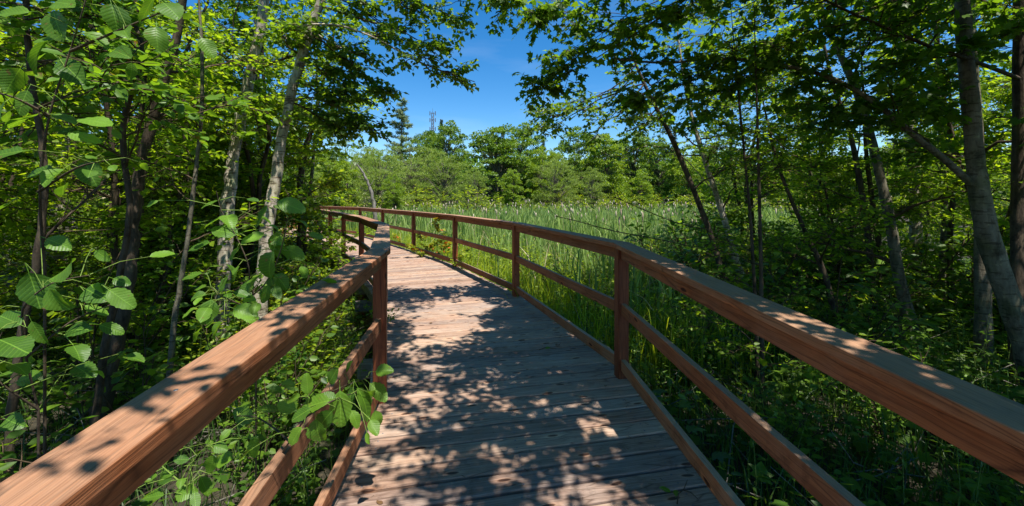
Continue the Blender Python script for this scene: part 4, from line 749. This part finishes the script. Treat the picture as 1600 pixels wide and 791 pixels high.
# shrubs one can tell apart
SH = [('shrub', 1.35, 6.3, 1.25, 'round bright shrub behind the second gap of the right railing'), ('shrub', 2.1, 7.6, 1.3, 'bright shrub at the marsh edge behind the near right post'), ('shrub', .3, 8.1, 1.1, 'yellow-green shrub behind the third gap of the right railing'), ('shrub', -.9, 10.4, 1.1, 'low shrub where the cattails begin, beyond the third right post'),
      ('shrub', 3.1, 7.2, 1.4, 'dense shrub before the cattails at the foot of the leaning alder'), ('shrub', 4.3, 7.6, 1.5, 'shrub between the feet of the two leaning trees'), ('woodland_shrub', 2.3, 5.1, 1.1, 'shaded shrub just outside the near right post'), ('woodland_shrub', 3.4, 5.6, 1.3, 'shaded shrub below the leaning birch'),
      ('woodland_shrub', 2.2, 3.4, .8, 'low broad-leaved shrub under the near right cap'), ('woodland_shrub', 3.3, 3.6, .9, 'broad-leaved shrub in the shade below the right cap'), ('woodland_shrub', 3.1, 2.4, .8, 'leafy shrub in the lower right corner'), ('woodland_shrub', 4.6, 4.6, 1.1, 'shrub at the foot of the thick leaning maple'), ('woodland_shrub', 5.5, 6.4, 1.5, 'shrub before the curved grey trunk'),
      ('woodland_shrub', 4.5, 6.2, 1.3, 'shrub at the foot of the crooked brown stem'), ('woodland_shrub', 6.6, 5.6, 1.4, 'shrub behind the foot of the leaning maple'), ('woodland_shrub', 5.6, 8.0, 1.6, 'shrub in front of the thicket at the marsh corner'), ('woodland_shrub', 7.4, 7.0, 1.5, 'shrub below the pale speckled birch'), ('woodland_shrub', 2.9, 6.3, 1.2, 'shrub under the leaning alder'),
      ('shrub', -2.6, 4.9, 1.1, 'sunlit shrub outside the second gap of the left railing'), ('shrub', -3.2, 6.0, 1.15, 'sunlit shrub hiding the foot of the far left posts'), ('shrub', -4.6, 8.2, 1.3, 'bright shrub outside the bend of the left railing'), ('shrub', -5.7, 10.0, 1.5, 'bright shrub hiding where the walk leads left'), ('shrub', -6.9, 11.9, 1.9, 'tall sunlit shrub over the far left railing'), ('shrub', -8.6, 13.6, 2.2, 'tall yellow-green shrub where the railing disappears'),
      ('woodland_shrub', -2.2, 3.6, 1.2, 'shaded shrub behind the near left post'), ('woodland_shrub', -3.2, 3.4, 1.4, 'leafy shrub behind the middle of the left cap'), ('woodland_shrub', -2.4, 2.2, 1.1, 'leafy shrub below the near left cap'), ('woodland_shrub', -3.4, 2.3, 1.4, 'shrub around the foot of the forked alder'), ('woodland_shrub', -1.7, 2.8, .8, 'low shrub under the near left railing'), ('woodland_shrub', -4.3, 4.0, 1.7, 'tall shrub left of the sunlit pale trunk'), ('woodland_shrub', -3.0, 4.9, 1.5, 'shrub at the foot of the tall grey tree'),
      ('woodland_shrub', -5.6, 4.2, 1.8, 'tall shrub deep at the left'), ('woodland_shrub', -1.8, 1.4, .9, 'leafy shrub in the lower left corner'), ('woodland_shrub', 3.0, 7.1, 1.9, 'tall dark shrub beside the two thin dark stems'), ('woodland_shrub', 3.7, 6.6, 2.1, 'tallest shrub between the thin dark stems and the crooked brown stem'), ('woodland_shrub', 4.0, 8.6, 2.0, 'tall shrub screening the cattails right of the leaning birch'), ('woodland_shrub', 5.1, 7.2, 2.2, 'tall shrub left of the curved grey trunk'), ('woodland_shrub', 4.9, 9.4, 2.0, 'tall shrub at the marsh side behind the crooked brown stem'),
      ('woodland_shrub', 6.2, 8.7, 2.3, 'tall shrub behind the thin brown stem'), ('woodland_shrub', 3.9, 4.9, 1.6, 'shrub just behind the middle of the right cap rail'), ('woodland_shrub', 6.4, 6.8, 2.2, 'tall shrub between the curved grey trunk and the speckled birch'), ('woodland_shrub', 7.4, 5.6, 2.2, 'tall shrub at the right edge beyond the leaning maple'), ('shrub', .9, 7.4, 1.35, 'lime green shrub just outside the second right post'),
      ('shrub', 1.5, 5.5, 1.0, 'low lime green shrub in the first gap beyond the near right post'), ('shrub', -.2, 9.3, 1.2, 'yellowish shrub outside the third gap of the right railing'), ('shrub', -2.15, 4.35, .95, 'sunlit low shrub directly behind the near left post'), ('shrub', -3.7, 6.9, 1.0, 'sunlit low shrub at the foot of the third left post'), ('shrub', -3.0, 5.4, 1.0, 'yellow-green shrub filling the corner outside the left bend'), ('shrub', -2.2, 12.9, 1.1, 'bright shrub beyond the fourth right post'), ('shrub', -6.2, 17.8, 1.6, 'bushy shrub behind the far bend of the right railing')]
for i, (k, x, y, h, lab) in enumerate(SH): place(k, x, y, h, lab, 'leafy_shrub', 'shrub', 'shrubs along the boardwalk', seed=i, wide=1.1)
# shrub bank along the far shore
rn = random.Random(4)
for i in range(0):
    x = 480 + i * 34 + rn.uniform(-10, 10); d = rn.uniform(27, 33) if x < 640 else rn.uniform(40, 50); p = W(x, HZ, d)
    place('shrub', p[0], p[1], rn.uniform(2.0, 3.4), 'leafy bush in the bank along the far edge of the marsh', 'shore_bush', 'bush', 'bushes along the far edge of the marsh', seed=i, wide=1.5)

used = set()
for i, (k, x, y, d, lab, wd) in enumerate(FAR):      # a low bush at the foot of most shore trees
    if k in ('spruce', 'larch') or d < 28: continue
    xx = x + rn.uniform(-14, 14); dd = d - rn.uniform(3, 6); p = W(xx, HZ, dd)
    place('shrub', p[0], p[1], rn.uniform(2.0, 3.2), 'low bush in front of the ' + lab, 'shore_bush', 'bush', 'bushes along the far edge of the marsh', seed=i, wide=1.6)

# ------------------------------------------------------------------ hazel shoots with large leaves
def leaf_mesh(seed, L=1.0):
    rng = np.random.default_rng(seed); n = 12; V = [(0, 0, 0)]; rows = []; wd = rng.uniform(.25, .41); fold = rng.uniform(.0, .45); curl = rng.uniform(.05, .55); tw = rng.uniform(-.35, .35); sk = rng.uniform(-.10, .10); ph = rng.uniform(0, 6)
    for i in range(n + 1):
        t = i / n; w_ = wd * math.sin(math.pi * min(1, t * .93 + .05)) ** .72 * (1.15 - .4 * t) if 0 < i < n else .01
        zc = -curl * (t - .3) ** 2; row = []
        for s in (-1, -.5, 0, .5, 1):
            sr = (1 + (.06 if i % 2 else -.05) + .04 * math.sin(t * 9 + ph + s)) if abs(s) == 1 else 1
            row.append(len(V)); V.append((s * w_ * sr + sk * t * t, t + (.04 * abs(s) if 0 < i < n else 0), zc + fold * abs(s) * w_ + (.004 if i % 2 else -.004) * abs(s) - tw * s * w_ * t + .02 * math.sin(t * 11 + ph) * abs(s)))
        rows.append(row)
    Fc = [(rows[i][j], rows[i][j + 1], rows[i + 1][j + 1], rows[i + 1][j]) for i in range(n) for j in range(4)]
    st = [len(V) + k for k in range(4)]; V += [(-.008, -.28, -.03), (.008, -.28, -.03), (.008, .02, .0), (-.008, .02, .0)]; Fc.append(tuple(st))
    return mesh_np('leaf', np.array(V), np.array(Fc), [M['hazel']], smooth=True)
LEAF = [leaf_mesh(s) for s in range(20, 29)]
def put_leaf(parent, base, pos, tip, nrm, size, k):
    y = Vector(tip).normalized(); z = Vector(nrm); x = y.cross(z).normalized(); z = x.cross(y)
    m = Matrix(((x[0], y[0], z[0], 0), (x[1], y[1], z[1], 0), (x[2], y[2], z[2], 0), (0, 0, 0, 1)))
    o = link('leaf', LEAF[(k * 5 + 1) % 9], parent); o.matrix_local = Matrix.Translation(Vector(pos) - Vector(base)) @ m @ Matrix.Scale(size, 4)
def hazel(label, stems, leaves, seed, extra=0, el=.075, r=.004):
    """stems: lists of (x, y, d); leaves: (x, y, d, size px, tip angle in the picture, degrees clockwise from right)"""
    rng = np.random.default_rng(seed); P = [np.array([W(*q) for q in s]) for s in stems]; base = P[0][0].copy(); base[2] = GROUND
    ro = root('hazel_shoot', label, 'shrub', base, 'hazel shoots along the left railing'); paths = []
    for s in P:
        t = np.linspace(0, len(s) - 1, (len(s) - 1) * 4 + 1); Q = np.stack([np.interp(t, np.arange(len(s)), s[:, i]) for i in range(3)], 1)
        for _ in range(2): Q[1:-1] = (Q[:-2] + 2 * Q[1:-1] + Q[2:]) / 4
        if s is P[0] and Q[0][2] > GROUND: Q = np.concatenate([[base - np.array([0, 0, .1])], [base * .6 + Q[0] * .4], Q])
        tb = Tubes(); tb.batch(Q, np.linspace(r, r * .35, len(Q)), 6); link('stem', tb.mesh('stem', M['green_stem'] if r < .0038 else M['bark_brown'], base), ro); paths.append(Q)
    allq = np.concatenate(paths); st = Tubes()
    for i, (x, y, d, px, a) in enumerate(leaves):
        p = W(x, y, d); sz = px * d / F; a = math.radians(a); tip = np.array([math.cos(a), rng.uniform(-.25, .15), -math.sin(a)]); nrm = np.array([rng.normal(0, .4), -.6 + rng.normal(0, .35), .7 + rng.uniform(-.2, .4)]); sz *= rng.uniform(.7, 1.1)
        st_ = p - unit(tip) * sz * .5; put_leaf(ro, base, st_, tip, nrm, sz, i)
        j = np.argmin(((allq - st_) ** 2).sum(1)); b0 = allq[j]; e = st_ - unit(tip) * sz * .25
        st.batch(np.stack([b0, (b0 + e) / 2 + np.array([0, 0, .012]), e])[None], np.array([[.0016, .0013, .001]]), 4)
    for i in range(extra):
        q, tg = sample(paths[rng.integers(len(paths))], [rng.uniform(.3, 1)]); a = rng.uniform(0, 6.28); out = np.array([math.cos(a), math.sin(a), rng.uniform(-.35, .3)]) * rng.uniform(.03, .22)
        p = q[0] + out; st.batch(np.stack([q[0], q[0] + out * .5 + np.array([0, 0, .015]), p])[None], np.array([[.002, .0015, .001]]), 4)
        put_leaf(ro, base, p, unit(out) + np.array([0, 0, -rng.uniform(.1, .8)]), np.array([rng.normal(0, .45), rng.normal(-.2, .45), 1]), el * rng.uniform(.6, 1.25), i)
    if st.V: link('twigs', st.mesh('twigs', M['green_stem'], base), ro)['kind'] = 'stuff'
hazel('hazel shoot with large sunlit toothed leaves standing behind the left cap rail',
      [[(400, 560, 1.9), (385, 470, 1.85), (392, 420, 1.8), (370, 370, 1.8), (345, 330, 1.8), (338, 298, 1.8)], [(385, 470, 1.85), (420, 440, 1.75), (440, 390, 1.7), (450, 340, 1.7)], [(385, 480, 1.8), (350, 465, 1.7), (330, 450, 1.7)]],
      [(420, 416, 1.6, 50, 110), (408, 339, 1.8, 38, 115), (455, 322, 1.75, 46, 20), (326, 488, 1.6, 44, 95), (384, 488, 1.6, 46, 20), (338, 517, 1.6, 46, 120), (308, 522, 1.7, 30, 120), (333, 347, 1.8, 40, 150), (327, 318, 1.8, 26, 160), (392, 495, 1.8, 36, 40), (350, 362, 1.8, 40, 190),
       (395, 312, 1.9, 26, 10), (430, 380, 1.9, 34, 80), (433, 377, 1.9, 30, 30), (362, 425, 1.8, 38, 60), (460, 395, 2.0, 34, 30), (385, 450, 1.9, 36, 140), (300, 430, 1.8, 34, 170), (440, 440, 1.9, 36, 50), (415, 460, 1.9, 34, 100), (310, 385, 1.9, 32, 160), (475, 425, 2.0, 30, 60), (350, 445, 1.7, 32, 110)], 201, 34)
def SD(x, off=0.): return min(2.55, .54 * F / max(60, (748 - x))) - off
hazel('leafy shoot reaching through the left railing beside its near post',
      [[(400, 790, 1.6), (425, 735, 1.5), (452, 690, 1.4), (480, 650, SD(480)), (505, 618, SD(505)), (545, 600, SD(545)), (582, 588, SD(575))], [(480, 650, SD(480)), (520, 625, SD(500)), (560, 612, SD(545))], [(452, 690, 1.4), (430, 670, 1.5), (400, 650, 1.6), (370, 650, 1.7)]],
      [(x, y, d, s, a) for x, y, d, s, a in [(600, 579, SD(570), 34, 352), (592, 612, SD(570), 36, 40), (532, 640, 1.45, 60, 85), (492, 632, SD(480), 46, 165), (462, 682, SD(452), 42, 120), (496, 674, SD(480), 44, 80), (571, 632, SD(540), 54, 70), (411, 668, 1.7, 46, 75), (548, 618, SD(540), 34, 100), (512, 622, SD(505), 34, 200), (447, 636, 1.6, 34, 190), (470, 648, SD(465), 32, 150), (545, 572, SD(545), 26, 300), (430, 610, 1.9, 26, 200), (588, 655, SD(560), 26, 80), (450, 600, 1.9, 24, 10), (420, 640, 1.7, 40, 190),
       (395, 700, 1.7, 44, 100), (440, 730, 1.6, 34, 60), (380, 650, 1.8, 36, 200), (480, 600, SD(480), 32, 260), (520, 588, SD(515), 30, 300), (350, 720, 1.8, 34, 160), (508, 655, SD(490), 40, 130), (555, 655, SD(520), 34, 60)]], 202, 8, .05, .0042)
hazel('low bright green shoot under the near left cap, beside the middle rail',
      [[(300, 800, 1.7), (290, 760, 1.7), (300, 720, 1.7), (330, 690, 1.7)], [(290, 760, 1.7), (260, 735, 1.7), (240, 715, 1.7)]],
      [(258, 744, 1.7, 36, 160), (330, 726, 1.7, 30, 110), (283, 718, 1.7, 28, 190), (270, 700, 1.7, 28, 170), (345, 700, 1.7, 28, 20), (290, 770, 1.7, 34, 10), (240, 775, 1.7, 30, 150), (320, 760, 1.8, 30, 60), (215, 740, 1.8, 28, 180), (360, 690, 1.8, 24, 330), (205, 765, 1.7, 26, 120)], 203, 16, .06, .0035)
hazel('hazel with broad shadowed leaves filling the upper left corner',
      [[(70, 420, 1.6), (60, 300, 1.55), (75, 180, 1.5), (110, 80, 1.5), (140, -20, 1.5)], [(75, 180, 1.5), (20, 150, 1.4), (-30, 140, 1.4)], [(60, 300, 1.55), (120, 260, 1.5), (170, 250, 1.5)], [(110, 80, 1.5), (180, 50, 1.5), (250, 20, 1.5)]],
      [(20, 125, 1.3, 60, 120), (30, 190, 1.35, 55, 150), (8, 240, 1.3, 64, 170), (20, 20, 1.3, 56, 170), (90, 40, 1.4, 60, 70), (60, 85, 1.4, 60, 130), (110, 110, 1.5, 52, 40), (100, 185, 1.5, 50, 20), (35, 160, 1.5, 50, 100), (150, 60, 1.5, 50, 30), (150, 190, 1.5, 56, 10), (230, 14, 1.5, 50, 120), (268, 16, 1.5, 58, 40), (190, 84, 1.6, 38, 20), (180, 30, 1.5, 50, 80), (205, 112, 1.6, 36, 100), (60, 270, 1.5, 50, 160), (130, 215, 1.5, 56, 20), (140, 270, 1.6, 44, 60), (10, 320, 1.4, 54, 150), (310, 40, 1.7, 34, 30), (100, 5, 1.4, 54, 10), (325, 75, 1.8, 34, 60), (245, 60, 1.7, 38, 80)], 204, 18, .07, .0055)
hazel('hazel with big drooping leaves low at the left edge of the view',
      [[(60, 640, 1.5), (40, 560, 1.45), (30, 480, 1.4), (80, 440, 1.4), (140, 430, 1.45)], [(40, 560, 1.45), (110, 500, 1.5), (190, 470, 1.5)], [(60, 640, 1.5), (0, 600, 1.4), (-30, 560, 1.4)]],
      [(103, 422, 1.35, 54, 130), (22, 541, 1.3, 62, 15), (190, 467, 1.45, 44, 40), (55, 455, 1.4, 58, 80), (150, 460, 1.5, 46, 20), (90, 470, 1.4, 60, 60), (120, 515, 1.5, 44, 350), (60, 520, 1.4, 46, 60), (150, 485, 1.55, 40, 30), (20, 660, 1.5, 40, 10), (45, 590, 1.5, 44, 340), (190, 440, 1.6, 40, 20), (15, 500, 1.4, 50, 200), (210, 560, 1.7, 34, 20), (130, 580, 1.7, 36, 20), (90, 380, 1.5, 44, 20), (160, 400, 1.6, 36, 40)], 205, 20, .07, .0045)

# ------------------------------------------------------------------ single things
def snag():
    P = np.array([W(x, y, 18) for x, y in ((558, 256), (566, 268), (574, 283), (580, 300), (584, 318), (587, 345))])[::-1]
    P = np.concatenate([[P[0] + np.array([.02, 0, -.4])], P]); P[0][2] = GROUND - .2
    b = P[0].copy(); b[2] = GROUND; t = root('dead_snag', 'bare grey dead snag bent to the left behind the far railing', 'dead tree', b); tb = Tubes()
    s = np.linspace(0, len(P) - 1, 25); Q = np.stack([np.interp(s, np.arange(len(P)), P[:, i]) for i in range(3)], 1); rg = np.random.default_rng(2); Q[1:-1] += rv(rg, 23, .012)
    tb.batch(Q, np.linspace(.105, .035, 25) * rg.uniform(.85, 1.15, 25), 9); link('trunk', tb.mesh('trunk', M['bark_dead'], b), t)
    k = Tubes(); k.batch(np.array([Q[14], Q[14] + np.array([.12, 0, .10]), Q[14] + np.array([.2, .02, .3])]), np.array([.025, .018, .006]), 6); link('branch', k.mesh('branch', M['bark_dead'], b), t)
snag()
def mast():
    d = 300.; c = W(676, HZ, d); top = W(676, 176, d)[2]; b = np.array([c[0], d, GROUND]); t = root('radio_mast', 'distant lattice radio mast with antenna arms above the treetops', 'mast', b)
    hw = .85; legs = [(-1, -1), (1, -1), (1, 1), (-1, 1)]
    for sx, sy in legs:
        tb = Tubes(); tb.batch(np.array([[c[0] + sx * hw * 1.5, d + sy * hw * 1.5, GROUND], [c[0] + sx * hw, d + sy * hw, top * .6], [c[0] + sx * hw * .8, d + sy * hw * .8, top]]), np.array([.22, .2, .16]), 5); link('leg', tb.mesh('leg', M['steel'], b), t)
    br = Tubes(); zs = np.arange(2, top - 1, 2.6)
    for i, z in enumerate(zs[:-1]):
        for q in range(4):
            a, e = legs[q], legs[(q + 1) % 4]; f = hw * (1.2 - .35 * z / top)
            br.batch(np.array([[c[0] + a[0] * f, d + a[1] * f, z], [c[0] + e[0] * f, d + e[1] * f, zs[i + 1]]]), np.array([.11, .11]), 4); br.batch(np.array([[c[0] + a[0] * f, d + a[1] * f, z], [c[0] + e[0] * f, d + e[1] * f, z]]), np.array([.1, .1]), 4)
    link('bracing', br.mesh('bracing', M['steel'], b), t)['kind'] = 'stuff'
    for z in (top - .5, top - 5.5, top - 12):
        for s in (-1, 1):
            a = Tubes(); a.batch(np.array([[c[0], d, z], [c[0] + s * 2.1, d, z]]), np.array([.16, .14]), 4); a.batch(np.array([[c[0] + s * 2.0, d, z - 1.6], [c[0] + s * 2.0, d, z + 1.4]]), np.array([.32, .32]), 6); link('antenna', a.mesh('antenna', M['steel'], b), t)
    a = Tubes(); a.batch(np.array([[c[0], d, top - 1], [c[0], d, top + 3.2]]), np.array([.16, .08]), 5); link('lightning_rod', a.mesh('lightning_rod', M['steel'], b), t)
mast()
def small_plant(name, label, cat, x, y, z, h, n, ls, mat, T, seed, per=8, spread=.35):
    rg = np.random.default_rng(seed); b = np.array([x, y, z]); t = root(name, label, cat, b); tb = Tubes(); lf = Leaves()
    for _ in range(n):
        e = b + np.array([rg.normal(0, spread) * h, rg.normal(0, spread) * h, h * rg.uniform(.5, 1)]); P = curve(b, e, rg, .08, .04, 6); tb.batch(P, np.linspace(.006, .002, 6), 4)
        twigs(tb, lf, rg, P, max(3, int(9 * h)), .14, ls, T, t0=.2, lpt=per, up=.4)
    link('stem', tb.mesh('stem', M['green_stem'], b), t); link('foliage', lf.mesh('foliage', mat, b), t)
small_plant('maple_sapling', 'young maple with orange and yellow leaves behind the far right railing', 'sapling', -1.62, 10.0, GROUND, 1.75, 6, .085, M['orange'], T_MA, 301)
small_plant('weed', 'green weed growing over the deck edge beside the third right post', 'weed', -1.02, 8.15, -.05, .34, 8, .055, M['bush'], T_OV, 302, 5, .7)
small_plant('weed', 'small weed at the foot of the fourth right post', 'weed', -2.42, 10.35, -.03, .2, 5, .045, M['bush'], T_OV, 303, 5, .6)
small_plant('weed', 'dark sprig rising beside the near left post over the deck edge', 'weed', -1.45, 4.65, -.1, .34, 5, .05, M['under'], T_OV, 304, 4, .45)
def litter(label, pts, lv, seed):
    rg = np.random.default_rng(seed); z = zdeck(1) + .0
    def DK(x, y): d = 1.566 * F / (y - 282); return np.array([(x - 800) * d / F, d, -.0425 * (3.16 - d) + .006]) if y > 590 else np.array([(x - 800) * EYE * F / (y - HZ) / F, EYE * F / (y - HZ), .006])
    p0 = DK(*pts[0][0]); b = p0; t = root('fallen_twig', label, 'twig', b); tb = Tubes()
    for ln in pts:
        P = np.array([DK(*q) + np.array([0, 0, .006 + .012 * (i % 2)]) for i, q in enumerate(ln)]); tb.batch(P, np.linspace(.0035, .0016, len(P)), 5)
    link('stem', tb.mesh('stem', M['twig'], b), t)
    for (x, y, s, a) in lv:
        p = DK(x, y) + np.array([0, 0, .014]); put_leaf(t, b, p, (math.cos(a), math.sin(a), .12), (.1, -.2, 1), s, int(a * 3))
litter('small forked twig with a green leaf lying on the near deck boards', [[(1058, 792), (1060, 780), (1068, 770), (1074, 758)], [(1068, 770), (1080, 778), (1090, 784)]], [(1048, 776, .055, 2.6), (1056, 782, .04, 1.2)], 1)
litter('dark curled twig lying in the middle of the shaded deck', [[(842, 549), (852, 547), (862, 546), (868, 549)]], [(852, 548, .05, .4)], 2)
litter('tiny pale twig on the sunlit boards before the fourth gap', [[(690, 408), (697, 411), (706, 409)]], [], 3)
def straw():
    rg = np.random.default_rng(77); tb = Tubes()
    for x0, x1, y0, y1, n, f in ((.9, 9, .2, 9, 420, dist_right), (-9, -.9, .2, 9, 520, left_ok)):
        X = rg.uniform(x0, x1, n); Y = rg.uniform(y0, y1, n); D = f(X, Y); k = D > .3; X, Y = X[k], Y[k]; m = len(X); L = rg.uniform(.25, 1.3, m); a = rg.uniform(0, 6.28, m); z = GROUND + rg.uniform(0, .12, m); e = rg.uniform(0, .9, m) ** 2
        b = np.stack([X, Y, z], 1); d = np.stack([np.sin(a) * L, np.cos(a) * L, e * L], 1); tb.batch(np.stack([b, b + d * .5 + rv(rg, m, .03), b + d], 1), np.stack([np.full(m, .006), np.full(m, .0045), np.full(m, .002)], 1), 4)
    link('dead_sticks', tb.mesh('dead_sticks', M['bark_dead']))['kind'] = 'stuff'
straw()

def debris():
    """dry leaves and bits fallen on the boards"""
    rg = np.random.default_rng(12); dry = leafmat('dry_leaf', (.10, .055, .025), (.26, .15, .07), .1, tcol=(1, 1, 1), gloss=.2)
    WH = [('by the foot of the near right post', .70, 3.05), ('under the near left toe rail', -.62, 1.95), ('in a board gap on the right of the near deck', .48, 2.2), ('beside the foot of the near left post', -.72, 3.2), ('in the shaded right half of the deck', .42, 3.9), ('along the right toe rail before the second post', .25, 4.9), ('on the sunlit boards left of the middle', -.9, 4.6)]
    for i, (wh, x, y) in enumerate(WH):
        t = link('fallen_leaf', LEAF[(i * 2) % 9].copy()); t.data.materials.clear(); t.data.materials.append(dry); t['label'] = 'small dry brown leaf ' + wh; t['category'] = 'leaf'; t['group'] = 'dry leaves on the deck'
        s = rg.uniform(.035, .055); a = rg.uniform(0, 6.28); z = -.0425 * max(0, 3.1 - y) + .012; t.matrix_world = Matrix.Translation((x, y, z)) @ Matrix.Rotation(a, 4, 'Z') @ Matrix.Rotation(math.pi * (i % 2), 4, 'Y') @ Matrix.Scale(s, 4)
    tb = Tubes(); n = 260; f = rg.uniform(0, 1, n); e = np.where(rg.uniform(0, 1, n) < .7, rg.beta(.5, .5, n), rg.uniform(0, 1, n)); y = .8 + 7 * f
    X0 = np.interp(y, [p[1] for p in LP], [p[0] for p in LP]) + .06; X1 = np.interp(y, [p[1] for p in RP], [p[0] for p in RP]) - .06; x = X0 + (X1 - X0) * e
    z = -.0425 * np.maximum(0, 3.1 - y) + .005; a = rg.uniform(0, 6.28, n); L = rg.uniform(.006, .03, n); p = np.stack([x, y, z], 1); d = np.stack([np.cos(a) * L, np.sin(a) * L, rg.uniform(0, .1, n) * L], 1)
    tb.batch(np.stack([p, p + d], 1), np.full((n, 2), .0014), 3); link('deck_litter', tb.mesh('deck_litter', M['twig']))['kind'] = 'stuff'
debris()
